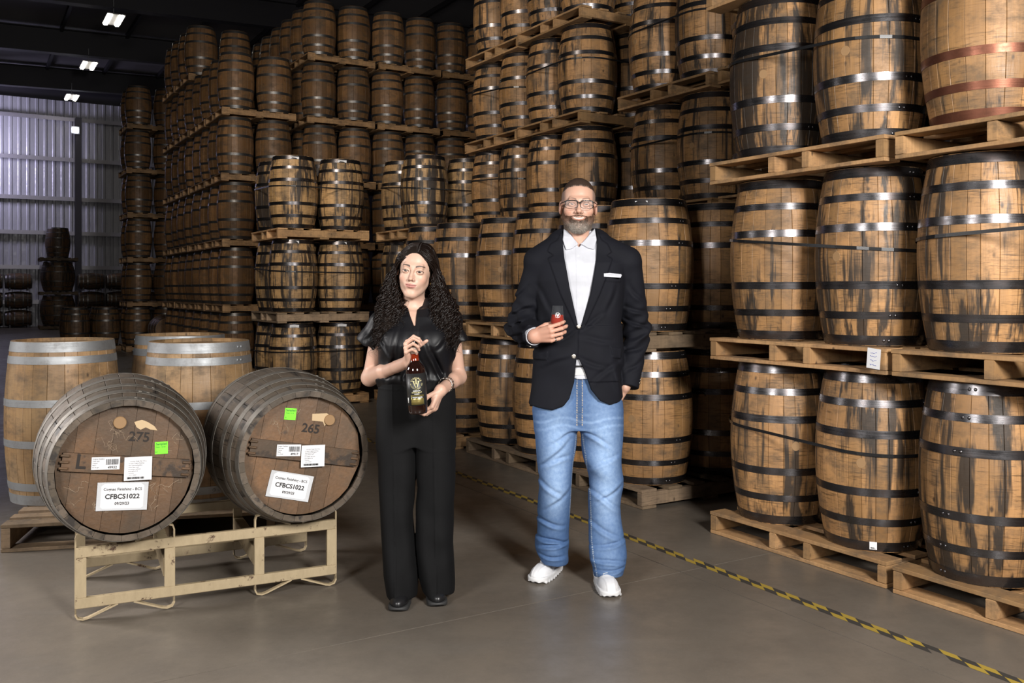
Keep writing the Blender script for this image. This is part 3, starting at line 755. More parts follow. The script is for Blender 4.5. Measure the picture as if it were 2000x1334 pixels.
# loose paper sheet lying by the stack
b = MB(); b.box((0, 0, 0), (.26, .2, .001), bev=.0003); o = linkobj('paper_sheet', b.mesh('paper_sheet', PAPER)); o.location = PX(672, 789, 10.6); o.location.z = .135; o.rotation_euler = (.04, .0, .4)
o.location = UV(3.9, 10.72, .03); o.rotation_euler = (.1, 0, ROT)
tag(o, 'loose white sheet of paper on the floor left of the woman', 'paper')
# ------------------------------------------------------------------ dim stacks at the far left
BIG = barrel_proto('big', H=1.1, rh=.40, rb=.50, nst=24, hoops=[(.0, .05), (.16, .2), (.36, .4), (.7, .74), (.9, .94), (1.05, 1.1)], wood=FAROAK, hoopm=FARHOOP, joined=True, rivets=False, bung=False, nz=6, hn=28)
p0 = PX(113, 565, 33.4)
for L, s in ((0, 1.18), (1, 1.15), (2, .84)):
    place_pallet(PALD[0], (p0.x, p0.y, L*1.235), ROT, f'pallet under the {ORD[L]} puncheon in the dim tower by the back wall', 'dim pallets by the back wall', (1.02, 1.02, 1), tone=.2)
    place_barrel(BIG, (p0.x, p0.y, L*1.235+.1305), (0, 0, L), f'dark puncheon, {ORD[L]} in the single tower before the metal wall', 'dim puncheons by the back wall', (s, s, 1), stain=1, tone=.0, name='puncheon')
LY = []
for nm, me, pa_, kd in B_FAR[0]: m2 = me.copy(); m2.transform(Matrix.Translation((0, 0, -.45))); LY.append((nm, m2, pa_, kd))
def lying(px, d, rows, cols, desc):
    base = PX(px, 565, d); base.z = 0
    for j in range(rows):
        for i in range(cols):
            p = base+E2*(i*.98)+Vector((0, 0, .35+j*.70)); 
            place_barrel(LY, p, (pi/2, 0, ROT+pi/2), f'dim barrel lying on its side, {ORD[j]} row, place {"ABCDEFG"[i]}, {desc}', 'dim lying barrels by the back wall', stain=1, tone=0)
            rt = thing('barrel_rack', f'dark low rack holding the {ORD[j]} row barrel at place {"ABCDEFG"[i]}, {desc}', 'rack', p-Vector((0, 0, .35)), (0, 0, ROT), 'dim racks by the back wall')
            for sx in (-.3, .3):
                b = MB(); b.box((sx, 0, .012), (.05, .7, .023)); b.box((sx, -.3, .06), (.05, .05, .1)); b.box((sx, .3, .06), (.05, .05, .1)); linkobj('rail', b.mesh('rail', DKSTEEL), rt)
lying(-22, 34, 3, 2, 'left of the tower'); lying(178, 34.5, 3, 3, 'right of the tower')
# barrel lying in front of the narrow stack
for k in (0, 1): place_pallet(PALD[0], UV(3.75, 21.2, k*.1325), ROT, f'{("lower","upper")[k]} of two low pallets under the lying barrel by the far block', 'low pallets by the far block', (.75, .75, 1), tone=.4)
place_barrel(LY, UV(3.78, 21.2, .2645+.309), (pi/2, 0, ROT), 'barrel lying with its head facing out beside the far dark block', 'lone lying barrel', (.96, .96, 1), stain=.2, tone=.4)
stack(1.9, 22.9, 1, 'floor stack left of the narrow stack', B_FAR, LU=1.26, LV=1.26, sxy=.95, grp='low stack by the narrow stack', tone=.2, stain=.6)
# ------------------------------------------------------------------ signed-distance modelling (numpy) for people and clothes
f32 = np.float32
def A3(v): return np.array(v, dtype=f32)
def seg(P, a, b, r1, r2, sc=None):
    a, b = A3(a), A3(b)
    if sc is not None:
        sc = A3(sc); P = P/sc; a = a/sc; b = b/sc
    ab = b-a; t = np.clip(((P-a)@ab)/max(float(ab@ab), 1e-9), 0, 1)
    d = np.linalg.norm(P-a-t[:, None]*ab, axis=1)-(r1+(r2-r1)*t)
    return d*(float(sc.min()) if sc is not None else 1)
def ell(P, c, r, R=None):
    q = P-A3(c)
    if R is not None: q = q@R
    r = A3(r); k0 = np.linalg.norm(q/r, axis=1); k1 = np.linalg.norm(q/(r*r), axis=1)
    return k0*(k0-1)/np.maximum(k1, 1e-6)
def smin(a, b, k):
    h = np.clip(.5+.5*(b-a)/k, 0, 1); return b*(1-h)+a*h-k*h*(1-h)
def smax(a, b, k): return -smin(-a, -b, k)
def loft(P, rings, n=2.3, cap=True):
    R = np.array(sorted(rings), dtype=f32); z = P[:, 2]
    g = [np.interp(z, R[:, 0], R[:, i]) for i in (1, 2, 3, 4)]
    X = np.abs(P[:, 0]-g[0])/g[2]; Y = np.abs(P[:, 1]-g[1])/g[3]
    q = (X**n+Y**n)**(1/n)
    d = (q-1)*np.minimum(g[2], g[3])
    if cap: d = smax(d, np.maximum(R[0, 0]-z, z-R[-1, 0]), .006)
    return d.astype(f32)
def poly2(x, z, pts):
    """signed distance to a polygon in the x,z plane, negative inside"""
    p = np.array(pts, dtype=f32); n = len(p); d = np.full(x.shape, 1e9, f32); ins = np.zeros(x.shape, bool)
    for i in range(n):
        ax, az = p[i]; bx, bz = p[(i+1) % n]; ex, ez = bx-ax, bz-az
        t = np.clip(((x-ax)*ex+(z-az)*ez)/(ex*ex+ez*ez+1e-12), 0, 1)
        d = np.minimum(d, (x-ax-t*ex)**2+(z-az-t*ez)**2)
        if az != bz: ins ^= ((az > z) != (bz > z)) & (x < (bx-ax)*(z-az)/(bz-az)+ax)
    d = np.sqrt(d); return np.where(ins, -d, d)
def sstep(d, w): return np.clip(.5-d/w, 0, 1)
def surfnets(sdf, lo, hi, h, slack=1.5):
    lo = A3(lo); hi = A3(hi); B = 8
    nb = np.ceil((hi-lo)/h/B).astype(int)+1; n = nb*B
    bi = np.stack(np.meshgrid(*[np.arange(k) for k in nb], indexing='ij'), -1).reshape(-1, 3)
    bc = lo+(bi*B+(B-1)/2)*h
    bd = sdf(bc.astype(f32)); rad_ = B*h*.87*slack
    V = np.empty(n, f32).reshape(nb[0], B, nb[1], B, nb[2], B)
    V[bi[:, 0], :, bi[:, 1], :, bi[:, 2], :] = np.sign(bd)[:, None, None, None]
    act = bi[np.abs(bd) < rad_]
    off = np.stack(np.meshgrid(*[np.arange(B)]*3, indexing='ij'), -1).reshape(1, -1, 3)
    for s in range(0, len(act), 600):
        a = act[s:s+600]; pts = lo+((a[:, None, :]*B+off)*h)
        v = sdf(pts.reshape(-1, 3).astype(f32)).reshape(len(a), B, B, B)
        V[a[:, 0], :, a[:, 1], :, a[:, 2], :] = v
    V = V.reshape(n); S = V < 0
    c = np.zeros(np.array(n)-1, np.int8)
    for dx in (0, 1):
        for dy in (0, 1):
            for dz in (0, 1): c += S[dx:n[0]-1+dx, dy:n[1]-1+dy, dz:n[2]-1+dz]
    cells = np.argwhere((c > 0) & (c < 8)); idx = -np.ones(c.shape, np.int64); idx[tuple(cells.T)] = np.arange(len(cells))
    acc = np.zeros((len(cells), 3)); cnt = np.zeros(len(cells))
    cor = [(a, b, e) for a in (0, 1) for b in (0, 1) for e in (0, 1)]
    for p in cor:
        for ax in range(3):
            if p[ax] == 0:
                q = list(p); q[ax] = 1
                va = V[tuple((cells+p).T)]; vb = V[tuple((cells+q).T)]
                m = (va < 0) != (vb < 0); t = va/np.where(m, va-vb, 1)
                pos = np.tile(np.array(p, float), (len(cells), 1)); pos[:, ax] += t
                acc[m] += pos[m]; cnt[m] += 1
    verts = lo+(cells+acc/cnt[:, None])*h
    F_ = []
    for ax in range(3):
        u, w = [(1, 2), (2, 0), (0, 1)][ax]
        sl0 = [slice(None)]*3; sl1 = [slice(None)]*3; sl0[ax] = slice(0, -1); sl1[ax] = slice(1, None)
        s0 = S[tuple(sl0)]; s1 = S[tuple(sl1)]; e = np.argwhere(s0 != s1)
        e = e[(e[:, u] > 0) & (e[:, w] > 0) & (e[:, u] < n[u]-1) & (e[:, w] < n[w]-1) & (e[:, ax] < n[ax]-1)]
        du = np.zeros(3, int); du[u] = 1; dw = np.zeros(3, int); dw[w] = 1
        q = np.stack([idx[tuple((e-du-dw).T)], idx[tuple((e-dw).T)], idx[tuple(e.T)], idx[tuple((e-du).T)]], 1)
        fl_ = ~s0[tuple(e.T)]; q[fl_] = q[fl_][:, ::-1]; F_.append(q)
    return verts, np.concatenate(F_)
def npmesh(name, V, Q, mats, col=None):
    me = bpy.data.meshes.new(name); me.vertices.add(len(V)); me.vertices.foreach_set('co', np.asarray(V, f32).ravel())
    me.loops.add(Q.size); me.loops.foreach_set('vertex_index', Q.astype(np.int32).ravel())
    me.polygons.add(len(Q)); me.polygons.foreach_set('loop_start', np.arange(0, Q.size, Q.shape[1], dtype=np.int32))
    me.update(calc_edges=True); me.validate()
    for m in (mats if isinstance(mats, (list, tuple)) else [mats]): me.materials.append(m)
    me.polygons.foreach_set('use_smooth', [True]*len(me.polygons))
    if col is not None:
        a = me.color_attributes.new('col', 'FLOAT_COLOR', 'POINT'); a.data.foreach_set('color', np.c_[col, np.ones(len(V))].astype(f32).ravel())
    me.update(); return me
def combine(parts):
    V = []; Q = []; C = []; n = 0
    for v, q, c in parts: V.append(v); Q.append(q+n); C.append(c if c is not None else np.ones((len(v), 3))*.5); n += len(v)
    return np.concatenate(V), np.concatenate(Q), np.concatenate(C)
def surf_y(sdf, x, z, y0=-.45, y1=.3):
    ys = np.arange(y0, y1, .001, dtype=f32); P = np.stack([np.full_like(ys, x), ys, np.full_like(ys, z)], 1)
    d = sdf(P); k = np.argmax(d < 0); return float(ys[k]) if d[k] < 0 else None
def folds(P, k, a=1., s=0.):
    x, y, z = P[:, 0], P[:, 1], P[:, 2]
    w = np.sin(9*x+7*z+s)+np.sin(13*y-6*z+2*s)
    return a*(np.sin(k*(z*.9+x*.45)+1.6*w+s)+.6*np.sin(k*1.7*(z*.6-x*.7)+1.9*w+2.1*s))
def creases(P, fr, segs, front=True):
    x, z = P[:, 0], P[:, 2]; out = np.zeros(len(P), f32)
    for (ax, ay, bx, by, w, dp) in segs:
        a = (fr.x(ax), fr.z(ay)); b = (fr.x(bx), fr.z(by)); ex, ez = b[0]-a[0], b[1]-a[1]; L2 = ex*ex+ez*ez
        t = ((x-a[0])*ex+(z-a[1])*ez)/L2; tc = np.clip(t, 0, 1)
        s_ = ((x-a[0])*ez-(z-a[1])*ex)/math.sqrt(L2)+.004*np.sin(5*t+ax); e_ = (t-tc)*math.sqrt(L2)
        fall = np.exp(-(e_/(w*1.2))**2)*(.35+.65*np.sin(np.clip(tc, .03, .97)*pi)); s_ = s_/w
        out += dp*fall*(np.exp(-s_*s_)-.75*np.exp(-(s_-1.5)**2))
    return out*(P[:, 1] < .02) if front else out
# hand: list of round cones in the hand frame (f along fingers, t to the thumb side, n out of the palm)
def hand_prims(W_, f, t, scale=1., curls=None, spread=1., thumb=None):
    f = Vector(f).normalized(); t = Vector(t); t = (t-f*t.dot(f)).normalized(); n = Vector(thumb['n']).normalized() if False else None
    return f, t
class Hand:
    def __init__(s, W, f, t, nsign, scale=1., curls=((30, 40, 25),)*4, fan=(6, 2, -2, -7), thumb=((.5, .75, .35), (.7, .5, .5), (.8, .1, .6)), thick=1.):
        s.f = Vector(f).normalized(); t = Vector(t); s.t = (t-s.f*t.dot(s.f)).normalized(); s.n = s.f.cross(s.t)*nsign
        s.W = Vector(W); s.sc = scale; k = thick*scale; s.th = k
        def pt(a, b, c): return s.W+(s.f*a+s.t*b+s.n*c)*scale
        kn = [pt(.094, .032, 0), pt(.099, .011, -.003), pt(.094, -.011, -.002), pt(.085, -.031, .001)]
        s.palm = [(pt(.0, .014, .002), kn[0], .0165*k, .0125*k), (pt(.0, .006, 0), kn[1], .017*k, .0125*k), (pt(0, -.006, 0), kn[2], .017*k, .012*k), (pt(0, -.014, .002), kn[3], .0165*k, .011*k)]
        s.palm.append((pt(.02, .018, .012), pt(.055, .026, .010), .0135*k, .010*k)); s.palm.append((pt(.02, -.016, .010), pt(.065, -.022, .008), .012*k, .010*k))
        L = [(.045, .027, .021), (.050, .031, .022), (.046, .029, .022), (.036, .022, .019)]; rr = [(.0098, .0088, .0078), (.0100, .0090, .0080), (.0095, .0085, .0075), (.0085, .0076, .0068)]
        s.fingers = []; s.tips = []
        for i in range(4):
            p = kn[i]; a = 0; ch = []; fa = radians(fan[i]); d0 = s.f*cos(fa)+s.t*sin(fa)
            for j in range(3):
                a += radians(curls[i][j]); d = d0*cos(a)+s.n*sin(a); q = p+d*L[i][j]*scale
                ch.append((p, q, rr[i][j]*k, (rr[i][j+1] if j < 2 else rr[i][j]*.86)*k)); p = q
            s.fingers.append(ch); s.tips.append((p, d, s.n*cos(a)-d0*sin(a)))
        p = pt(.022, .026, .008); ch = []
        for (a, b, c), l, r1, r2 in zip(thumb, (.046, .033, .026), (.0145, .0115, .0105), (.0118, .0108, .0088)):
            d = (s.f*a+s.t*b+s.n*c).normalized(); q = p+d*l*scale; ch.append((p, q, r1*k, r2*k)); p = q
        s.fingers.append(ch); s.tips.append((p, d, None))
    def sdf(s, P, fore=None, rw=.027, rf=.04):
        d = None
        for a, b, r1, r2 in s.palm:
            e = seg(P, a, b, r1, r2); d = e if d is None else smin(d, e, .010)
        if fore is not None:
            e = seg(P, s.W, fore, rw*1.0, rf); d = smin(d, e, .022)
            e = seg(P, s.W, s.W+(Vector(fore)-s.W)*.3, rw*.98, rw*1.02); d = smin(d, e, .012)
        fs = None
        for ch in s.fingers:
            g = None
            for a, b, r1, r2 in ch:
                e = seg(P, a, b, r1, r2); g = e if g is None else smin(g, e, .0035)
            g = np.minimum(g, 9)
            dd = smin(d, g, .007) if fs is None else None
            fs = g if fs is None else smin(fs, g, .0012)
        return smin(d, fs, .006)
    def bounds(s):
        pts = [s.W]+[p for p, _, _ in s.tips]+[c[0][1] for c in s.fingers]+[q[1] for q in s.palm]
        lo = [min(p[i] for p in pts)-.025 for i in range(3)]; hi = [max(p[i] for p in pts)+.025 for i in range(3)]; return lo, hi

# ------------------------------------------------------------------ head
def rotm(roll=0, yaw=0, pitch=0): return (Matrix.Rotation(yaw, 3, 'Z') @ Matrix.Rotation(roll, 3, 'Y') @ Matrix.Rotation(pitch, 3, 'X'))
class Head:
    def __init__(s, C, S, R, fem=False, smile=0): s.C = A3(C); s.S = S; s.R = np.array(R, dtype=f32); s.fem = fem; s.smile = smile
    def loc(s, P): return ((P-s.C)@s.R)/s.S
    def world(s, v): return Vector(s.C.tolist())+Vector((s.R@(A3(v)*s.S)).tolist())
    def sdf(s, P):
        q = s.loc(P); x, y, z = q[:, 0], q[:, 1], q[:, 2]; m = np.stack([np.abs(x), y, z], 1); fem = s.fem
        d = ell(q, (0, .014, .034), (.0765, .098, .087))
        if fem:
            d = smin(d, ell(q, (0, -.026, -.038), (.057, .062, .078)), .03)
            d = smin(d, seg(m, (.042, -.008, -.05), (.014, -.062, -.100), .018, .014), .026)
            d = smin(d, ell(q, (0, -.068, -.101), (.019, .018, .016)), .018)
            d = smin(d, ell(m, (.036, -.060, -.030), (.019, .019, .020)), .028)
            d = smin(d, seg(m, (0, -.084, .020), (.036, -.078, .022), .009, .009), .016)
        else:
            d = smin(d, ell(q, (0, -.024, -.040), (.063, .064, .076)), .03)
            d = smin(d, seg(m, (.054, -.004, -.055), (.022, -.058, -.098), .019, .017), .024)
            d = smin(d, ell(q, (0, -.066, -.102), (.025, .020, .019)), .018)
            d = smin(d, ell(m, (.044, -.060, -.028), (.021, .022, .020)), .018)
            d = smin(d, seg(m, (0, -.086, .019), (.038, -.080, .021), .0115, .010), .014)
        # eye sockets
        d = smax(d, -ell(m, (.0315, -.104, -.001), (.020, .020, .0135)), .013)
        d = smin(d, ell(m, (.0315, -.0795, -.001), (.0165, .0145, .0125)), .005)
        # nose
        w = .85 if fem else 1.05
        d = smin(d, seg(q, (0, -.088, .010), (0, -.110 if fem else -.113, -.030), .0065*w, .0088*w), .010)
        d = smin(d, ell(q, (0, -.112 if fem else -.115, -.034), (.0098*w, .0095, .0085)), .006)
        d = smin(d, ell(m, (.0120*w, -.099, -.0365), (.0075*w, .0095, .0070)), .005)
        d = smax(d, -ell(m, (.0062*w, -.108, -.0435), (.0036, .005, .0034)), .003)
        # muzzle and lips
        d = smin(d, ell(q, (0, -.074, -.062), (.030, .024, .022)), .018)
        sm = s.smile*(m[:, 0]/(.025 if fem else .030))**2*.006
        q2 = q.copy(); q2[:, 2] -= sm
        zm = -.0635
        lw = .0225 if fem else .029
        d = smin(d, seg(np.stack([np.abs(x), y, q2[:, 2]], 1), (0, -.0965, zm+.0052), (lw, -.086, zm+.001), .0046, .0018), .005)
        d = smin(d, seg(np.stack([np.abs(x), y, q2[:, 2]], 1), (0, -.0955, zm-.0062), (lw*.9, -.086, zm-.001), .0058, .0018), .005)
        if s.smile > .9:
            d = smax(d, -ell(q2, (0, -.100, zm), (.0262, .011, .0032)), .002)
            d = np.minimum(d, ell(q2, (0, -.078, zm+.001), (.0285, .0165, .0075)))
        else:
            d = smax(d, -seg(np.stack([np.abs(x), y, q2[:, 2]], 1), (0, -.1015, zm), (lw+.002, -.089, zm), .0022, .0014), .003)
        d = smax(d, -ell(q, (0, -.094, -.082), (.018, .008, .006)), .010)
        # eyelid openings
        m2 = m.copy(); m2[:, 2] -= (m[:, 0]-.0315)*.10
        d = smax(d, -ell(m2, (.0315, -.100, -.0012), (.0138, .016, .0040 if fem else .0028)), .0015)
        # ears
        e = ell(m, (.079, .014, -.010), (.0085, .018, .031), np.array(Matrix.Rotation(radians(16), 3, 'Z').to_3x3(), dtype=f32))
        e = smax(e, -ell(m, (.088, .004, -.006), (.007, .010, .018)), .004)
        d = smin(d, e, .007)
        # neck
        nr = (.048, .050) if fem else (.060, .066)
        n_ = seg(q, (0, .016, -.06), (0, .034, -.19), *nr); d = smin(d, n_, .022)
        if fem:
            d = smin(d, seg(q, (0, .038, -.185), (0, .03, -.25), .055, .09), .03)
            for sg in (-1, 1): d = smax(d, -seg(q, (sg*.010, -.045, -.205), (sg*.06, -.045, -.192), .004, .004), .008) if False else d
        return (d*s.S).astype(f32)
    def colors(s, V, skin, lip, brow, hairc=None, kind='man'):
        q = s.loc(V.astype(f32)); x, y, z = q[:, 0], q[:, 1], q[:, 2]; ax = np.abs(x)
        C = np.tile(np.array(skin), (len(V), 1))
        def blend(mask, c):
            nonlocal C
            C = C*(1-mask[:, None])+np.array(c)*mask[:, None]
        g = lambda cx, cy, cz, r, p=2: np.exp(-(((ax-cx)/r[0])**2+((y-cy)/r[1])**2+((z-cz)/r[2])**2))
        blend(.35*g(.045, -.07, -.035, (.022, .04, .018)), (skin[0]*1.02, skin[1]*.72, skin[2]*.66))
        blend(.35*g(0, -.115, -.036, (.012, .02, .012)), (skin[0], skin[1]*.72, skin[2]*.66))
        blend(.30*g(.078, .01, -.01, (.014, .03, .03)), (skin[0], skin[1]*.7, skin[2]*.65))
        sm = s.smile*(ax/(.025 if s.fem else .030))**2*.006; zz = z-sm; front = y < -.06
        lw = .0300 if kind == 'man' else .0245
        lip_r = np.maximum(1-(ax/lw)**2, 0)
        up = (ax < lw) & (zz > -.0635-.0005) & (zz < -.0635+.0085*np.sqrt(lip_r)) & front; lo_ = (ax < lw) & (zz <= -.0635) & (zz > -.0635-.0115*np.sqrt(lip_r)) & front
        blend((up | lo_)*(.8 if kind == 'woman' else .45), lip)
        blend(((np.abs(zz+.0635) < .0012) & (ax < lw) & front)*.7, (.10, .03, .025))
        if s.smile > .9:
            t = (np.abs(zz+.0630) < .0038*np.sqrt(np.maximum(1-(ax/.0255)**2, 0))) & (y < -.07); blend(t*1., (.62, .58, .52))
            blend((t & (ax > .022))*.5, (.2, .08, .06))
        # brows
        bz = .0205+.0045*(1-((ax-.034)/.020)**2); th = .0030 if kind == 'man' else .0038
        b_ = np.clip(1.9-1.5*np.abs(z-bz)/(th*(1.2-.6*(ax-.014)/.034)), 0, 1)*np.clip((ax-.011)/.003, 0, 1)*np.clip((.052-ax)/.004, 0, 1)*(y < -.04)
        blend(b_*(.92 if kind == 'woman' else .75), brow)
        # lash line
        ex = (ax-.0315)/.0150; top = -.0012+.0052*np.sqrt(np.maximum(1-ex**2, 0))+(ax-.0315)*.10
        if kind == 'woman': blend(((np.abs(z-top) < .0018) & (np.abs(ex) < 1.08) & (y < -.06))*.92, (.02, .014, .012))
        else: blend(((np.abs(z-top) < .0010) & (np.abs(ex) < 1) & (y < -.06))*.55, (.10, .05, .04))
        return C, q
def eye_part(H, sx, iris, r=.0128):
    c = H.world((sx*.0315, -.0795, -.001)); V = []; Q = []
    n1, n2 = 24, 20; co = []
    fwd = H.world((sx*.0315, -1, -.001))-c; fwd = Vector((-.10*0, -1, .02)).normalized() if H.fem else Vector((0, -1, 0.02)).normalized()
    X = fwd.cross(Vector((0, 0, 1))).normalized(); Z = X.cross(fwd)
    for i in range(n1+1):
        th = pi*.75*(i/n1)**1.3
        for k in range(n2):
            a = 2*pi*k/n2; rr = r*H.S
            V.append(c+(fwd*cos(th)+(X*cos(a)+Z*sin(a))*sin(th))*rr)
            R_ = sin(th)*r
            co.append((.008, .007, .007) if R_ < .0022 else iris if R_ < .0058 else tuple(.35*v for v in iris) if R_ < .0066 else (.42, .39, .37))
    for i in range(n1):
        for k in range(n2): Q.append((i*n2+k, i*n2+(k+1) % n2, (i+1)*n2+(k+1) % n2, (i+1)*n2+k))
    return np.array([tuple(v) for v in V]), np.array(Q)[:, ::-1], np.array(co)
# materials for people
def vcmat(name, rough=.5, sss=.0, spec=.4, bump=0, bs_=400, mul=None, sheen=0):
    m, nt, bs = mat(name); b = NB(nt); at = b.n('ShaderNodeAttribute', attribute_name='col'); c = at.outputs['Color']
    tc = b.n('ShaderNodeTexCoord')
    if mul:
        nn = b.noise(tc.outputs['Object'], mul[0], 4, .6); c = b.mix(b.ramp(nn, .3, .7, 0, mul[1]), c, mul[2], 'MULTIPLY')
    b.link(c, bs.inputs['Base Color']); setp(bs, rough=rough, spec=spec, sss=sss, sheen=sheen)
    bs.inputs['Subsurface Radius'].default_value = (.9, .35, .2); bs.inputs['Subsurface Scale'].default_value = .008
    if bump: b.bump(b.noise(tc.outputs['Object'], bs_, 3), bump, .001, bs)
    return m
SKIN = vcmat('skin', .46, .12, .45, .12, 500, (28, .35, (1, .82, .78)))
EYEM = vcmat('eye', .12, 0, .5)
HAIRM = plain('dark_brown_hair', (.010, .0052, .0036), .36, spec=.42)
BEARDM = vcmat('beard_hair', .5, 0, .4)
def cloth(name, col, rough=.75, sheen=.1, weave=900, bump=.25, spec=.3, amp=.0006):
    m, nt, bs = mat(name); b = NB(nt); tc = b.n('ShaderNodeTexCoord'); v = tc.outputs['Object']
    w = b.noise(b.sc(v, (1, 1, .35)), weave, 2); g = b.noise(v, 14, 3)
    c = b.mix(b.ramp(g, .3, .7), tuple(x*.9 for x in col), tuple(x*1.1 for x in col)); b.link(c, bs.inputs['Base Color'])
    setp(bs, rough=rough, sheen=sheen, spec=spec); b.bump(b.math('ADD', w, b.math('MULTIPLY', g, .5)), bump, amp, bs); return m
JACKET = cloth('navy_wool', (.0045, .0049, .0085), .8, .0, spec=.22); SHIRT = cloth('white_cotton', (.50, .51, .555), .8, 0, 700, .15)
SATIN = cloth('black_satin', (.0045, .0045, .006), .47, .0, 600, .15, .32); CREPE = cloth('black_crepe', (.0045, .0045, .005), .85, .0, spec=.2)
JEANM = vcmat('denim', .8, 0, .25, .6, 700, (60, .8, (.60, .68, .80)))
SHOEW = cloth('white_mesh_shoe', (.74, .74, .76), .6, 0, 350, .5); SOLEW = plain('white_sole', (.68, .68, .69), .5); SHOEB = plain('black_leather', (.010, .010, .011), .35); SOLEB = plain('black_sole', (.03, .03, .03), .6)
SILV = plain('polished_silver', (.6, .58, .54), .22, 1.0); BUTM = plain('antique_silver_button', (.42, .39, .35), .32, 1.0); FRAMEM = plain('black_acetate', (.01, .01, .011), .18)
LENSG, lnt, lbs = mat('clear_glass'); b_ = NB(lnt); lw = b_.n('ShaderNodeLayerWeight'); lw.inputs[0].default_value = .25; setp(lbs, col=(.30, .32, .34), rough=.03, spec=1.); b_.link(b_.ramp(lw.outputs['Facing'], .35, 1, .03, .6), lbs.inputs['Alpha'])
THIN, tnt, tbs = mat('lens'); setp(tbs, col=(.9, .95, 1), rough=.02, alpha=.03)
LIQ, qnt, qbs = mat('red_amber_whisky'); setp(qbs, col=(.30, .018, .004), rough=.05, alpha=.93)
def lab_part(parent, nm, V, Q, m, col=None, loc=None, label=None):
    o = linkobj(nm, npmesh(nm, V, Q, m, col), parent)
    if label: o['label'] = label
    return o
# ------------------------------------------------------------------ the man
class Fr:
    def __init__(s, px, D): s.D = D; s.o = Vector(((px-1000)/F*D, D, 0)); s.px = px; s.s = F/D; s.fy = HOR+HCAM*s.s
    def __call__(s, px, py, dy=0.): return PX(px, py, s.D+dy)-s.o
    def x(s, px): return (px-s.px)/s.s
    def z(s, py): return (s.fy-py)/s.s
    def xz(s, pts): return [(s.x(a), s.z(b)) for a, b in pts]
    def ring(s, py, p0, p1, dy, ry, cy=None):
        a = s(p0, py, dy); b = s(p1, py, dy); return (a.z, (a.x+b.x)/2, dy if cy is None else cy, (b.x-a.x)/2, ry)
M_ = Fr(1128, 4.52)
man = thing('person', 'bearded man in navy blazer, light jeans and white sneakers, holding a whisky glass', 'person', M_.o)
HM = Head(M_(1129.5, 402, .0), 1.10, rotm(roll=radians(1.5), yaw=radians(-2)), smile=1)
def man_torso(P):
    d = loft(P, [M_.ring(800, 1031, 1217, 0, .150), M_.ring(740, 1038, 1215, 0, .146), M_.ring(690, 1044, 1214, 0, .140), M_.ring(640, 1050, 1212, 0, .135), M_.ring(590, 1048, 1216, 0, .142), M_.ring(550, 1045, 1220, 0, .142), M_.ring(515, 1046, 1224, 0, .122), M_.ring(490, 1062, 1208, .01, .095), M_.ring(466, 1088, 1172, .02, .072)], 2.5)
    d = smin(d, seg(P, M_(1095, 478, .01), M_(1047, 508, .01), .062, .062, (1, 1.15, 1)), .04)
    d = smin(d, seg(P, M_(1166, 478, .01), M_(1227, 506, .01), .062, .062, (1, 1.15, 1)), .04)
    d = smin(d, seg(P, M_(1100, 470, .03), M_(1162, 470, .03), .060, .060), .03)
    return d
sR, eR, wR = M_(1052, 520, .01), M_(1015, 640, .05), M_(1042, 656, -.17)
sL, eL, wL = M_(1226, 518, .01), M_(1244, 645, .07), M_(1228, 752, -.02)
def man_arms(P):
    a = smin(seg(P, sR, eR, .068, .066), seg(P, eR, wR, .066, .055), .03)
    b = smin(seg(P, sL, eL, .070, .064), seg(P, eL, wL, .064, .052), .03)
    # cut at cuffs
    axR = A3((wR-eR).normalized()); a = smax(a, (P-A3(wR))@axR-.002, .004)
    axL = A3((wL-eL).normalized()); b = smax(b, (P-A3(wL))@axL-.012, .004)
    fa = .0075*np.sin(115*(P[:, 2]*.8+P[:, 0]*.5)+3*np.sin(18*P[:, 1]+9*P[:, 0]))*np.exp(-((P[:, 2]-eR.z)/.12)**2)
    fb = .0075*np.sin(105*(P[:, 2]*.8-P[:, 0]*.6)+3*np.sin(16*P[:, 1]-8*P[:, 0]))*np.exp(-((P[:, 2]-eL.z+.03)/.13)**2)
    return a+fa, b+fb
VNECK = M_.xz([(1097, 440), (1098, 474), (1100, 505), (1109, 560), (1125, 634), (1128, 636), (1131, 634), (1148, 575), (1161, 505), (1164, 474), (1165, 440)])
GAP = M_.xz([(1122, 697), (1118, 740), (1109, 772), (1098, 786), (1076, 794), (1020, 787), (1020, 840), (1225, 840), (1222, 768), (1205, 781), (1186, 785), (1166, 776), (1150, 756), (1138, 722), (1127, 697)])
LAPL = M_.xz([(1099, 446), (1088, 470), (1074, 478), (1068, 492), (1080, 500), (1069, 506), (1092, 575), (1122, 640), (1127, 640), (1109, 562), (1100, 505)])
LAPR = M_.xz([(1163, 446), (1172, 470), (1184, 478), (1191, 494), (1181, 500), (1192, 507), (1166, 575), (1136, 640), (1129, 640), (1148, 577), (1161, 505)])
FLAPR = M_.xz([(1187, 674), (1211, 678), (1208, 698), (1191, 695)]); FLAPL = M_.xz([(1040, 684), (1068, 684), (1066, 700), (1041, 700)])
WELT = M_.xz([(1172, 541), (1208, 544), (1208, 551), (1172, 549)])
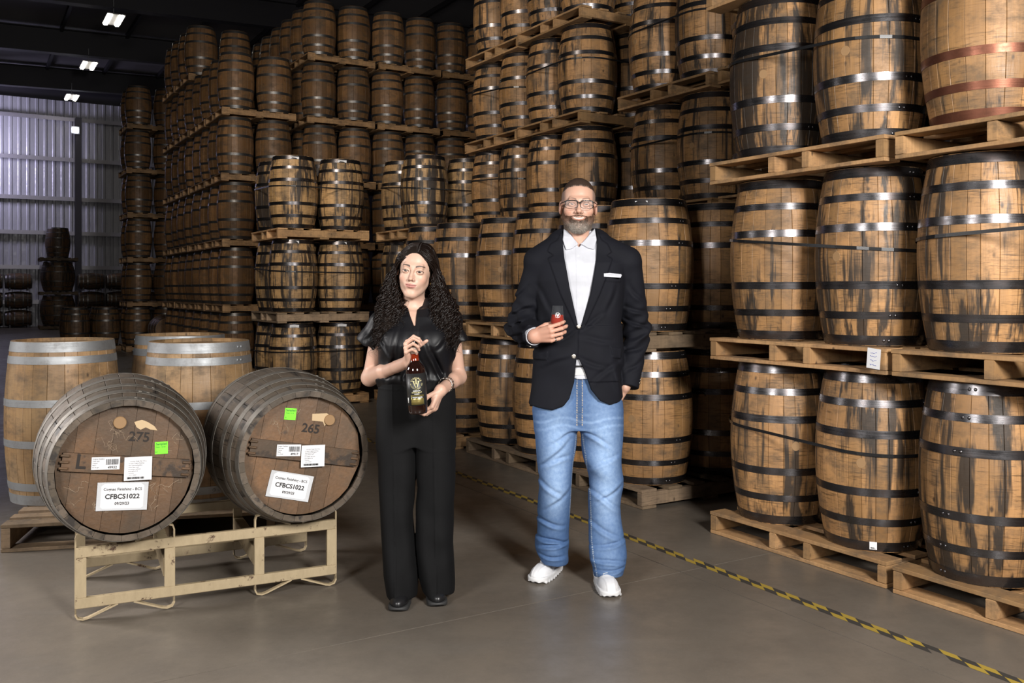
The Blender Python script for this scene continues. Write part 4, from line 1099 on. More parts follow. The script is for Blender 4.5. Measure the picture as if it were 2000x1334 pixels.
def jacket(P):
    t = man_torso(P); a, b = man_arms(P); x, z = P[:, 0], P[:, 2]
    f = y_front = P[:, 1] < 0
    t = t+.0046*folds(P, 17, 1, .4)*np.clip((1.45-z)/.3, .15, 1)
    # deep drape from the pocket hand
    dx = (x-M_.x(1190)-(z-M_.z(700))*-.25); t = t-.014*np.exp(-(dx/.018)**2)*np.exp(-((z-M_.z(735))/.07)**2)*f+.012*np.exp(-((dx-.035)/.016)**2)*np.exp(-((z-M_.z(735))/.08)**2)*f
    for poly, am in ((LAPL, .0065), (LAPR, .0065), (FLAPR, .006), (FLAPL, .006), (WELT, .003)):
        t = t-am*sstep(poly2(x, z, poly), .004)*f
    t = t+creases(P, M_, [(1128, 640, 1172, 612, .010, .006), (1124, 642, 1082, 668, .011, .006), (1120, 694, 1180, 712, .011, .006), (1114, 694, 1060, 716, .012, .005), (1132, 655, 1190, 662, .012, .005), (1050, 560, 1080, 610, .013, .005), (1200, 560, 1180, 615, .012, .005), (1150, 740, 1200, 700, .012, .006), (1062, 620, 1060, 690, .014, .005)])
    a = a+creases(P, M_, [(1030, 560, 1000, 590, .010, .007), (1040, 600, 992, 618, .010, .009), (1040, 622, 990, 640, .009, .010), (1036, 640, 992, 662, .009, .009), (1040, 650, 1010, 684, .009, .007)], False)
    b = b+creases(P, M_, [(1228, 560, 1258, 590, .011, .007), (1222, 598, 1264, 612, .010, .009), (1222, 622, 1266, 640, .009, .010), (1222, 664, 1264, 650, .009, .010), (1220, 690, 1258, 676, .010, .008), (1220, 725, 1248, 706, .010, .006)], False)
    edge = poly2(x, z, M_.xz([(1127, 634), (1124, 700), (1118, 740), (1300, 740), (1300, 634)]))
    t = t-.005*sstep(edge, .003)*f*(z < M_.z(634))
    d = smin(smin(t, a, .022), b, .022)
    neck = seg(P, HM.world((0, .03, -.10)), HM.world((0, .03, -.24)), .068, .070)
    d = smax(d, -neck, .006)
    d = smax(d, -np.maximum(poly2(x, z, VNECK), P[:, 1]-.0), .003)
    d = smax(d, -np.maximum(poly2(x, z, GAP), P[:, 1]-.06), .004)
    d = smax(d, M_.z(797)-z, .004)
    return d
lo, hi = (-.43, -.36, .80), (.42, .22, 1.74)
v, q = surfnets(jacket, lo, hi, .0043); lab_part(man, 'blazer', v, q, JACKET, label='navy single-breasted blazer with notch lapels')
# shirt
def shirt_body(P): return man_torso(P)+.013
neckA, neckB = HM.world((0, .022, -.105)), HM.world((0, .032, -.20))
COLL = [M_.xz([(1100, 446), (1098, 470), (1104, 489), (1116, 487), (1129, 478), (1120, 466), (1108, 452)]), M_.xz([(1162, 446), (1164, 470), (1158, 489), (1146, 487), (1130, 478), (1140, 468), (1153, 454)])]
OPENN = M_.xz([(1106, 440), (1112, 458), (1129, 483), (1147, 460), (1154, 440)])
def shirt(P):
    x, z = P[:, 0], P[:, 2]; f = P[:, 1] < .02
    b = smax(shirt_body(P), np.maximum(z-M_.z(462), M_.z(735)-z), .004)
    st = np.abs(seg(P, neckA, neckB, .0685, .0745))-.002; st = smax(st, np.maximum(z-(M_.z(452)+.12*(P[:, 1]+.05)), M_.z(500)-z), .003)
    b = smin(b, st, .012)
    b = smin(b, smax(seg(P, neckA, neckB, .0685, .0745), z-M_.z(474), .004), .010)
    sk = smin(seg(P, neckA, neckB, .0685, .0745), man_torso(P)+.013, .03)
    b = smax(b, -np.maximum(poly2(x, z, OPENN), P[:, 1]-.0), .003)
    for c in COLL:
        e = smax(sk-.0112, np.maximum(poly2(x, z, c), P[:, 1]-.02), .003); b = np.minimum(b, e)
    pk = (np.abs(x-M_.x(1128.5)) < .017) & f; b = b-.0018*pk
    b = b+.0028*folds(P, 24, 1, 2.)*f
    return b
v, q = surfnets(shirt, (-.2, -.24, M_.z(740)), (.2, .14, M_.z(435)), .0027); lab_part(man, 'shirt', v, q, SHIRT, label='white open-collared shirt')
def disc(parent, nm, c, nrm, r, th, m, prof=None, n=20):
    b = MB(); R = Vector(nrm).to_track_quat('Z', 'Y').to_matrix().to_4x4(); R.translation = Vector(c)
    b.lathe(prof or [(r, 0), (r, th*.7), (r*.85, th), (r*.3, th*.8), (.0003, th*.8)], n, R); o = linkobj(nm, b.mesh(nm, m, True), parent); return o
for px, py in ((1127, 502), (1127.5, 531), (1127.5, 568), (1128, 605)):
    y = surf_y(shirt, M_.x(px), M_.z(py), -.3)
    if y is not None: disc(man, 'shirt_button', (M_.x(px), y+.0005, M_.z(py)), (0, -1, .1), .0048, .0015, SHOEW)
for px, py in ((1126.5, 635.5), (1117, 692)):
    y = surf_y(jacket, M_.x(px), M_.z(py), -.3)
    y = min([y if y is not None else -.12]+[surf_y(jacket, M_.x(px)+dx_, M_.z(py), -.3) or 0 for dx_ in (-.008, .008)])
    disc(man, 'blazer_button', (M_.x(px), y+.001, M_.z(py)), (.1, -1, 0), .0115, .004, BUTM)
for k in range(4):
    c = wL+(eL-wL).normalized()*(.012+.017*k)+Vector((.049, -.012, 0)); disc(man, 'sleeve_button', c, (1, -.35, 0), .0075, .004, BUTM)
for k in range(3):
    c = wR+(eR-wR).normalized()*(.014+.017*k)+Vector((-.012, -.018, -.052)); disc(man, 'sleeve_button', c, (-.2, -.4, -1), .0075, .004, BUTM)
y = surf_y(jacket, M_.x(1190), M_.z(539), -.3)
b = MB(); y -= .004; vs = [M_.xz([(px, py)])[0] for px, py in ((1174, 541), (1174, 535), (1185, 534), (1207, 536.5), (1208, 539), (1206, 543))]
ys = [min(surf_y(jacket, x_, z_, -.3) or y, y+.004)-.002 for x_, z_ in vs]; y0_ = min(ys); ys = [y0_+.002*k%3 for k in range(6)]
b.add([(x_, yy-.002, z_) for (x_, z_), yy in zip(vs, ys)]+[(x_, yy+.012, z_) for (x_, z_), yy in zip(vs, ys)], [tuple(range(6)), tuple(range(11, 5, -1))]+[(k, k+6, (k+1) % 6+6, (k+1) % 6) for k in range(6)])
linkobj('pocket_square', b.mesh('pocket_square', SHIRT), man)['label'] = 'folded white pocket square'
# jeans
JL = [M_.ring(740, 1050, 1129, 0, .125), M_.ring(800, 1040, 1131, 0, .125), M_.ring(850, 1045, 1127, -.005, .110), M_.ring(900, 1047, 1121, -.01, .100), M_.ring(950, 1050, 1117, -.01, .092), M_.ring(1000, 1048, 1114, .03, .088), M_.ring(1040, 1047, 1112, .06, .088), M_.ring(1070, 1049, 1110, .08, .092), M_.ring(1094, 1053, 1108, .085, .096)]
JR = [M_.ring(740, 1126, 1212, 0, .125), M_.ring(800, 1127, 1217, 0, .125), M_.ring(850, 1134, 1216, -.01, .112), M_.ring(900, 1141, 1215, -.02, .102), M_.ring(950, 1148, 1214, -.03, .094), M_.ring(1000, 1150, 1214, -.02, .09), M_.ring(1050, 1151, 1217, -.03, .09), M_.ring(1085, 1155, 1217, -.05, .092), M_.ring(1116, 1162, 1213, -.06, .094)]
def jeans(P):
    a = loft(P, JL, 2.2); b = loft(P, JR, 2.2); x, z = P[:, 0], P[:, 2]
    p = loft(P, [M_.ring(730, 1052, 1206, 0, .125), M_.ring(836, 1052, 1206, 0, .110)], 2.3)
    fo = .0068*folds(P, 19, 1, 1.1)*(np.exp(-((z-.16)/.12)**2)*1.3+.5+.7*np.exp(-((z-.50)/.12)**2))+.0022*folds(P, 60, 1, .3)*np.exp(-((z-.13)/.09)**2)
    cr = creases(P, M_, [(1128, 832, 1078, 858, .010, .008), (1130, 832, 1186, 862, .010, .008), (1112, 852, 1060, 905, .011, .008), (1060, 900, 1108, 884, .010, .007), (1052, 930, 1096, 962, .011, .008), (1112, 950, 1066, 992, .010, .007), (1150, 905, 1200, 880, .011, .007), (1150, 948, 1206, 985, .011, .009), (1212, 940, 1164, 972, .010, .007), (1152, 1010, 1206, 1040, .011, .009),
        (1048, 1048, 1108, 1060, .009, .010), (1050, 1068, 1108, 1058, .008, .009), (1052, 1082, 1104, 1088, .008, .009), (1152, 1056, 1214, 1044, .009, .010), (1154, 1076, 1214, 1084, .009, .010), (1158, 1100, 1212, 1094, .008, .009), (1044, 1010, 1100, 1024, .010, .008)], False)
    a = a+fo+cr; b = b+fo*.9+cr
    d = smin(np.minimum(a, b), p, .025)+.005*np.clip((z-M_.z(785))/.03, 0, 1)
    f = P[:, 1] < 0
    seam = np.abs(x-M_.x(1127)-.0) ; d = d-.003*((seam < .012) & f & (z > M_.z(800)))
    d = d+.0022*np.exp(-((x-M_.x(1129))/.002)**2)*f*(z > M_.z(828))
    return d
v, q = surfnets(jeans, (-.26, -.2, .05), (.27, .22, 1.06), .0044)
x, y, z = v.T
def legu(v):
    R = np.array(sorted(JL), dtype=f32); cl = np.interp(v[:, 2], R[:, 0], R[:, 1]); rl = np.interp(v[:, 2], R[:, 0], R[:, 3])
    R2 = np.array(sorted(JR), dtype=f32); cr = np.interp(v[:, 2], R2[:, 0], R2[:, 1]); rr = np.interp(v[:, 2], R2[:, 0], R2[:, 3])
    left = v[:, 0] < (cl+cr)/2
    return np.where(left, (v[:, 0]-cl)/rl, (v[:, 0]-cr)/rr), left
u, left = legu(v)
front = np.clip(-y/.09, 0, 1)
fade = front*np.exp(-(u/.62)**2)*(.35+.65*np.exp(-((z-.66)/.17)**2)+.5*np.exp(-((z-.42)/.10)**2)); fade = np.clip(fade, 0, 1)
wh = np.clip(np.sin(z*170+2.2*np.abs(u)+2*np.sin(x*25)), 0, 1)*np.exp(-((z-.80)/.04)**2)*front*.35
base = np.array((.070, .135, .275)); light = np.array((.33, .465, .68)); C = base+(light-base)*np.clip(fade+wh, 0, 1)[:, None]
hem = (z < .10) ; C = np.where(hem[:, None], C*.9, C)
fly = (np.abs(x-M_.x(1129)) < .014) & (y < 0) & (z > M_.z(825)); C = np.where(fly[:, None], C*.72, C)
st = ((np.abs(np.abs(x-M_.x(1129))-.013) < .0016) & (y < 0) & (z > M_.z(825)) & (np.sin(z*900) > -.3)); C = np.where(st[:, None], np.array((.55, .45, .32)), C)
inn = (np.abs(u*np.where(left, 1, -1)-.93) < .03) & (y < 0) & (z < .74); C = np.where((inn & (np.sin(z*700) > 0))[:, None], np.array((.45, .50, .55)), C)
lab_part(man, 'jeans', v, q, JEANM, C, label='light blue faded straight-leg jeans')
# belt and shirt tail glimpsed below the blazer
b = MB(); b.box((M_.x(1126), -.128, M_.z(722)), (.09, .012, .034), bev=.003); linkobj('belt', b.mesh('belt', plain('white_belt', (.55, .55, .56), .5)), man)
b = MB(); b.box((M_.x(1125), -.130, M_.z(711)), (.08, .008, .008)); linkobj('waist_band', b.mesh('waist_band', SHOEB), man)
# sneakers
def shoe(parent, heel, toe, white=True, H=.095, wid=.052, nm='sneaker', L=None, frame=None):
    heel = Vector(heel); toe = Vector(toe); d = (toe-heel); L = d.length; d.normalize(); s_ = Vector((-d.y, d.x, 0))
    def fr(P):
        q = P-A3(heel); return np.stack([q@A3(d), q@A3(s_), q[:, 2]], 1)
    def upper(P):
        q = fr(P)
        e = ell(q, (L*.70, 0, .035), (L*.30, wid*.96, .042 if white else .036))
        e = smin(e, ell(q, (L*.25, 0, .045), (L*.25, wid*.80, .05)), .03)
        e = smin(e, seg(q, (L*.22, 0, .06), (L*.27, 0, H+.02), .042, .040), .02)
        e = smin(e, seg(q, (L*.34, 0, .075), (L*.62, 0, .058), .026, .020), .02)
        e = smax(e, .022-q[:, 2], .004)
        if white:
            e = e-.0022*np.clip(np.sin((q[:, 0]/L-.3)*46), 0, 1)*((q[:, 0] > L*.36) & (q[:, 0] < L*.66) & (np.abs(q[:, 1]) < .022))
            e = e-.0018*(np.abs(np.abs(q[:, 1])-.030-.012*np.sin(q[:, 0]/L*5)) < .004)
        return e
    def sole(P):
        q = fr(P); t = q[:, 0]/L; w = wid*(.80+.22*np.sin(np.clip(t, 0, 1)*pi*.95-.5)+.06*(t > .55)); 
        c = np.clip(q[:, 0], wid*.85, L-wid*.95); dd = np.sqrt((q[:, 0]-c)**2+(q[:, 1])**2)-w
        e = smax(dd, np.maximum(q[:, 2]-(.032 if white else .024)-.006*(1-t), .001-q[:, 2]-.012*np.clip((t-.8)/.2, 0, 1)**2*-1*1.0), .006)
        if white: e = e+.0016*(np.sin(q[:, 0]*210)+np.sin(q[:, 1]*210))*(q[:, 2] < .014)
        return e
    lo = [min(heel[i], toe[i])-.08 for i in range(2)]+[-.01]; hi = [max(heel[i], toe[i])+.08 for i in range(2)]+[H+.08]
    v, q = surfnets(upper, lo, hi, .003); o = lab_part(parent, nm, v, q, SHOEW if white else SHOEB)
    v, q = surfnets(sole, lo, hi, .003); linkobj('sole', npmesh('sole', v, q, SOLEW if white else SOLEB), o)
    if white:
        b = MB()
        for k in range(5):
            t = .40+.055*k; zz = surf_z(upper, heel+d*L*t, .15)
            b.tube([heel+d*L*t+s_*w_+Vector((0, 0, zz+.002-abs(w_)*.25)) for w_ in (-.02, -.01, 0, .01, .02)], .0026, 6)
        linkobj('laces', b.mesh('laces', SOLEW, True), o)
    return o
def surf_z(sdf, p, z1):
    zs = np.arange(z1, 0, -.001, dtype=f32); P = np.stack([np.full_like(zs, p[0]), np.full_like(zs, p[1]), zs], 1); d = sdf(P); k = np.argmax(d < 0); return float(zs[k])
mo = M_.o
shoe(man, Vector((.245, 4.735, 0))-mo, Vector((.108, 4.470, 0))-mo, wid=.050)
shoe(man, Vector((.440, 4.560, 0))-mo, Vector((.468, 4.262, 0))-mo, wid=.050)
# skin: head and neck, glass hand, pocket wrist in one mesh
skinM = (.56, .345, .255)
v1, q1 = surfnets(HM.sdf, A3(HM.world((0, 0, 0)))-A3((.125, .155, .235)), A3(HM.world((0, 0, 0)))+A3((.125, .15, .15)), .0019)
C1, ql = HM.colors(v1, skinM, (.42, .17, .13), (.07, .04, .028), kind='man')
ax, yy, zz = np.abs(ql[:, 0]), ql[:, 1], ql[:, 2]
def blend(C, m, c): return C*(1-m[:, None])+np.array(c)*m[:, None]
# shaved sides and short top hair as skin-level tint
hl = .082-.020*(ax/.05)**2+.18*np.clip(yy+.04, 0, .12)*0
side = np.clip((ax-.056)/.010, 0, 1)*np.clip((zz-.005)/.02, 0, 1)*(yy > -.060+.0)*1.
C1 = blend(C1, np.clip(side*.8, 0, 1), (.20, .15, .13))
top = np.clip((zz-(.075+.0*ax)+.35*np.clip(yy+.06, -.1, .2))/.010, 0, 1); C1 = blend(C1, top*.8, (.09, .055, .04))
def beard_mask(ql):
    ax, yy, zz = np.abs(ql[:, 0]), ql[:, 1], ql[:, 2]
    jaw = (zz < -.050-.55*np.clip(.050-ax, 0, .05)) & (zz > -.135) & (yy < .012)
    sb = (ax > .053) & (zz < -.0) & (zz > -.07) & (yy < .0) & (yy > -.052)
    mo_ = (zz < -.0455-.22*ax) & (zz > -.061) & (ax < .036) & (yy < -.06)
    ch = (ax > .024) & (zz < -.052) & (yy < .012) & (zz > -.13)
    sm = 1*(ax/.030)**2*.006; lipz = (np.abs(zz-sm+.0640) < .0085*np.sqrt(np.maximum(1-(ax/.031)**2, 0))+.0005) & (yy < -.07)
    neckc = (yy > -.05) & (zz < -.112)
    return (jaw | sb | mo_ | ch) & ~lipz & ~neckc & (ax < .0735)
bm_ = beard_mask(ql); gw = np.clip((-.070-zz)/.03, 0, 1)
bc = np.array((.17, .095, .055))*(1-gw[:, None])+np.array((.36, .31, .26))*gw[:, None]
C1 = np.where(bm_[:, None], C1*.30+bc*.60, C1)
def man_hand():
    W_ = M_(1044, 657, -.190); kn_f = Vector((.80, -.55, .16)); t = Vector((-.25, -.1, 1))
    return Hand(W_, kn_f, t, -1, 1.02, curls=((34, 42, 25), (36, 46, 26), (36, 50, 28), (36, 52, 30)), fan=(3, 1, -2, -5), thumb=((.55, .25, .95), (.75, -.05, .8), (.85, -.1, .6)))
hm = man_hand()
print('n', hm.n, 'tips', [tuple(round(c, 3) for c in (p+M_.o)) for p, _, _ in hm.tips])
hs = lambda P: hm.sdf(P, fore=eR, rw=.029, rf=.042)
lo, hi = hm.bounds(); lo[0] -= .06; hi[1] += .05
v2, q2 = surfnets(hs, lo, hi, .0019)
C2 = np.tile(np.array(skinM)*np.array((1.0, .90, .88)), (len(v2), 1))
for i, (p, d, nb) in enumerate(hm.tips[:4]):
    k = np.linalg.norm(v2-A3(p), axis=1); C2 = blend(C2, np.clip(1-k/.016, 0, 1)*.5, (.62, .36, .29))
pw = M_(1222, 748, -.03)
pocket = lambda P: smin(seg(P, M_(1229, 735, -.01), M_(1220, 756, -.03), .027, .028), seg(P, M_(1218, 756, -.02), M_(1196, 790, -.04), .030, .032, (1, .6, 1)), .01)
v3, q3 = surfnets(pocket, (.15, -.2, .8), (.30, .08, 1.06), .004); C3 = np.tile(np.array(skinM), (len(v3), 1))
# hidden trunk and limbs inside the clothes, so the figure is whole
body = lambda P: smin(man_torso(P)+.055, np.minimum(loft(P, JL, 2.2), loft(P, JR, 2.2))+.022, .03)
v4, q4 = surfnets(body, (-.3, -.2, .02), (.32, .2, 1.66), .012, 1.8); C4 = np.tile(np.array(skinM), (len(v4), 1))
e1 = [eye_part(HM, s_, (.022, .038, .055)) for s_ in (-1, 1)]
V, Q, C = combine([(v1, q1, C1), (v2, q2, C2), (v3, q3, C3), (v4, q4, C4)])
lab_part(man, 'body', V, Q, SKIN, C)
V, Q, C = combine(e1); lab_part(man, 'eyes', V, Q, EYEM, C)
# shirt cuff
axc = (wR-eR).normalized()
cuff = lambda P: smax(np.abs(seg(P, eR, Vector(wR)+axc*.08, .040, .041))-.0022, np.maximum((P-A3(wR))@A3(axc)-.020, -((P-A3(wR))@A3(axc)+.03)), .002)
lo = [wR[i]-.08 for i in range(3)]; hi = [wR[i]+.08 for i in range(3)]
v, q = surfnets(cuff, lo, hi, .002); lab_part(man, 'shirt_cuff', v, q, SHIRT)
# hair on top
def tophair(P):
    q = HM.loc(P); d = ell(q, (0, .014, .034), (.0770, .0995, .0930)); w = .0005*np.sin(q[:, 0]*900+3*np.sin(q[:, 1]*60))
    cut = (.083-.34*np.clip(q[:, 1]+.055, 0, .2)-.004*(np.abs(q[:, 0])/.04)**2)-q[:, 2]
    cut = cut+.0012*np.sin(q[:, 0]*700)+.002*np.sin(q[:, 0]*230)
    cut2 = (np.abs(q[:, 0])-.0725)
    return (smax(smax(d+w, cut, .006), cut2, .006)*HM.S).astype(f32)
c0 = A3(HM.world((0, 0, 0)))
v, q = surfnets(tophair, c0-A3((.11, .13, .05)), c0+A3((.11, .15, .16)), .0021); lab_part(man, 'hair', v, q, plain('short_brown_hair', (.045, .028, .02), .45), label='short dark brown hair combed back')
# beard: short tapered hairs
def hairs(name, parent, verts, normals, cols, L0, L1, down, r, m, seed=1, ns=3, curl=.0):
    g = np.random.default_rng(seed); N = len(verts); l = g.uniform(L0, L1, N); n = normals+A3(down)+g.normal(0, .28, (N, 3)); n /= np.linalg.norm(n, axis=1)[:, None]
    up = np.tile(np.array([[0, 0, 1.]]), (N, 1)); X = np.cross(n, up+g.normal(0, .3, (N, 3))); X /= np.linalg.norm(X, axis=1)[:, None]; Y = np.cross(n, X)
    V = []; C = []
    mid = verts+n*(l*.55)[:, None]; dn_ = np.array([0, .0, -1.]); tip = mid+(n*.6+dn_*.5)*(l*.5)[:, None]
    for base_, rr in ((verts-n*.001, r), (mid, r*.8)):
        for k in range(3):
            a = 2*pi*k/3; V.append(base_+(X*cos(a)+Y*sin(a))*rr)
    V.append(tip); V = np.stack(V, 1).reshape(-1, 3)
    base_i = np.arange(N)[:, None]*7
    T = [];
    for k in range(3):
        k2 = (k+1) % 3; T += [base_i+np.array([[k, k2, k2+3]]), base_i+np.array([[k, k2+3, k+3]]), base_i+np.array([[k+3, k2+3, 6]])]
    T = np.concatenate(T, 0); C = np.repeat(cols, 7, axis=0)
    return lab_part(parent, name, V, T, m, C)
def vnormals(v, sdf, e=.0015):
    P = v.astype(f32); n = np.stack([sdf(P+A3([e if i == k else 0 for i in range(3)]))-sdf(P-A3([e if i == k else 0 for i in range(3)])) for k in range(3)], 1)
    return n/np.maximum(np.linalg.norm(n, axis=1), 1e-6)[:, None]
idx = np.where(bm_)[0]; g = np.random.default_rng(3); idx = g.choice(idx, size=6500, replace=len(idx) < 6500)
bv = v1[idx]; bn = vnormals(bv, HM.sdf); bl = ql[idx]; gw = np.clip((-.066-bl[:, 2])/.03+g.normal(0, .25, len(bl)), 0, 1)
gw = gw*(1-.55*np.clip((np.abs(bl[:, 0])-.030)/.02, 0, 1)); cc = np.array((.10, .048, .026))*(1-gw[:, None])+np.array((.46, .41, .36))*gw[:, None]
sidem = np.clip((np.abs(bl[:, 0])-.05)/.01, 0, 1); Lf = np.where(bl[:, 2] < -.085, .95, .55)*(1-.66*np.clip((np.abs(bl[:, 0])-.028)/.018, 0, 1))
hb = hairs('beard', man, bv, bn, cc*g.uniform(.7, 1.2, (len(cc), 1)), .008*Lf, .015*Lf, (0, -.05, -.75), .00055, BEARDM); hb['label'] = 'full beard, brown turning grey at the chin'
# glasses
b = MB()
def gl(px, py, dy=0): return M_(px, py, dy)
yf = float(HM.world((0, -.112, 0))[1])
for sx in (-1, 1):
    c = HM.world((sx*.0335, -.112, -.0035)); w_, h_ = .0272*1.1, .0168*1.1; pts = []
    for k in range(24):
        a = 2*pi*k/24; ca, sa = cos(a), sin(a); x_ = abs(ca)**.5*(1 if ca > 0 else -1)*w_; z_ = abs(sa)**.5*(1 if sa > 0 else -1)*h_
        pts.append(c+Vector((x_, abs(x_*sx+.0)*.0+(.004 if x_*sx > 0 else 0), z_-.002*(sx*x_ > 0)*(z_ < 0))))
    b.tube(pts, [.0030 if p.z > c.z+.006 else .0014 for p in pts], 6, closed=True)
    h0 = HM.world((sx*.061, -.110, .008)); h1 = HM.world((sx*.081, -.05, .004)); h2 = HM.world((sx*.083, .02, -.004))
    b.tube([c+Vector((sx*w_*.95, .003, .012)), h0, h1, h2], .0022, 6)
    # lens
    lb = MB(); lb.tube([p*1 for p in [c+Vector((0, -.0004, 0)), c+Vector((0, .0004, 0))]], 1, 4) if False else None
b.tube([HM.world((-.0085, -.112, .004)), HM.world((0, -.1175, .006)), HM.world((.0085, -.112, .004))], .0019, 6)
go = linkobj('glasses', b.mesh('glasses', FRAMEM, True), man); go['label'] = 'black rectangular glasses frame'
for sx in (-1, 1):
    c = HM.world((sx*.0335, -.112, -.0035)); w_, h_ = .0272*1.08, .0168*1.08; pts = []
    for k in range(24):
        a = 2*pi*k/24; ca, sa = cos(a), sin(a); pts.append(c+Vector((abs(ca)**.5*(1 if ca > 0 else -1)*w_, 0, abs(sa)**.5*(1 if sa > 0 else -1)*h_)))
    V = [tuple(p) for p in pts]+[tuple(p+Vector((0, .0012, 0))) for p in pts]
    linkobj('lens', meshof('lens', V, [tuple(range(24)), tuple(range(47, 23, -1))]+[(k, k+24, (k+1) % 24+24, (k+1) % 24) for k in range(24)], THIN), go)
# rings on the hand
pr = hm.fingers[3][0]; d_ = (pr[1]-pr[0]).normalized(); R_ = d_.to_track_quat('Z', 'Y').to_matrix().to_4x4(); R_.translation = pr[0]+(pr[1]-pr[0])*.55
b = MB(); b.lathe([(.0092, -.003), (.0108, -.003), (.0108, .003), (.0092, .003), (.0092, -.003)], 24, R_, cap=False); linkobj('finger_ring', b.mesh('finger_ring', SILV, True), man)

# ------------------------------------------------------------------ tasting glass in his hand
gd = 4.318; gs = F/gd
gbase = PX(1087.5, 664, gd)
gl_ = thing('tasting_glass', 'stemmed tasting glass of red-amber whisky in the hand of the man', 'glass', gbase, (0, radians(1.5), 0))
H_ = (664-597)/gs
def outer(z):
    pts = [(0, .034), (.003, .034), (.006, .016), (.010, .0065), (.018, .0045), (.040, .0048), (.048, .010), (.058, .0215), (.070, .0300), (.082, .0335), (.094, .0335), (.115, .0300), (.140, .0262), (H_, .0243)]
    return pts
prof = outer(0); b = MB(); b.lathe([(.0005, 0)]+[(r, z) for z, r in prof]+[(r-.0014, z) for z, r in prof[::-1] if z > .055]+[(.0005, .052)], 40, cap=False)
linkobj('glass_body', b.mesh('glass_body', LENSG, True), gl_)
b = MB(); lv = .120; ins = [(max(r-.0018, .001), z) for z, r in prof if .057 <= z < lv]
b.lathe([(.0005, .0535)]+ins+[(.0285, lv), (.0005, lv)], 40, cap=False); linkobj('whisky', b.mesh('whisky', LIQ, True), gl_)
WL = plain('white_print', (.75, .75, .75), .5)
def curved(me, R, name, m, th=.0):
    """wrap a flat mesh (x,y) round a vertical cylinder of radius R facing -y"""
    me = me.copy(); me.name = name
    for v_ in me.vertices:
        x_, y_, z_ = v_.co; r_ = R(y_) if callable(R) else R; v_.co = ((r_+z_)*sin(x_/r_), -(r_+z_)*cos(x_/r_), y_)
    me.materials.clear(); me.materials.append(m); return me
def gr(z): return float(np.interp(z, [p[0] for p in prof], [p[1] for p in prof]))+.0004
b = MB(); 
for k in range(24):
    a0, a1 = 2*pi*k/24, 2*pi*(k+.8)/24
    b.add([(r*cos(a), r*sin(a)+.118, 0) for r, a in ((.0105, a0), (.0125, a0), (.0125, a1), (.0105, a1))], [(0, 1, 2, 3)])
b.add([(x_*.9, z_*.9+.119, 0) for x_, z_ in ((-.0085, .006), (-.003, .006), (0, -.002), (.003, .006), (.0085, .006), (.0018, -.009), (-.0018, -.009))], [(0, 5+1, 2), (0, 2, 1), (2, 5, 4), (2, 4, 3), (6, 5, 2)])
linkobj('printed_emblem', curved(b.mesh('printed_emblem', WL), gr, 'printed_emblem', WL), gl_)
# ------------------------------------------------------------------ the woman
W_ = Fr(812, 4.26)
wom = thing('person', 'woman with long dark curly hair in black blouse and wide trousers, holding a bottle', 'person', W_.o)
HW_ = Head(W_(812, 530.5, .0), 1.045, rotm(roll=radians(7), yaw=radians(-3)), fem=True, smile=.45)
skinW = (.60, .40, .305)
def w_torso(P):
    d = loft(P, [W_.ring(800, 738, 888, 0, .125), W_.ring(760, 741, 884, 0, .112), W_.ring(735, 744, 882, 0, .108), W_.ring(700, 742, 882, 0, .115), W_.ring(672, 743, 882, -.01, .125), W_.ring(645, 745, 880, 0, .112), W_.ring(618, 752, 872, .01, .085), W_.ring(604, 768, 856, .02, .065)], 2.3)
    for sg in (-1, 1):
        d = smin(d, ell(P, W_(812+sg*34, 672, -.085), (.056, .046, .056)), .05)
    d = smin(d, seg(P, W_(785, 598, .03), W_(746, 628, .02), .040, .045), .04)
    d = smin(d, seg(P, W_(840, 598, .03), W_(880, 626, .02), .040, .045), .04)
    return d
wsR, weR, wwR = W_(745, 634, .02), W_(722, 738, .04), W_(789, 706, -.235)
wsL, weL, wwL = W_(880, 632, .02), W_(895, 736, .05), W_(866, 755, -.165)
def ins(d): return d+.006
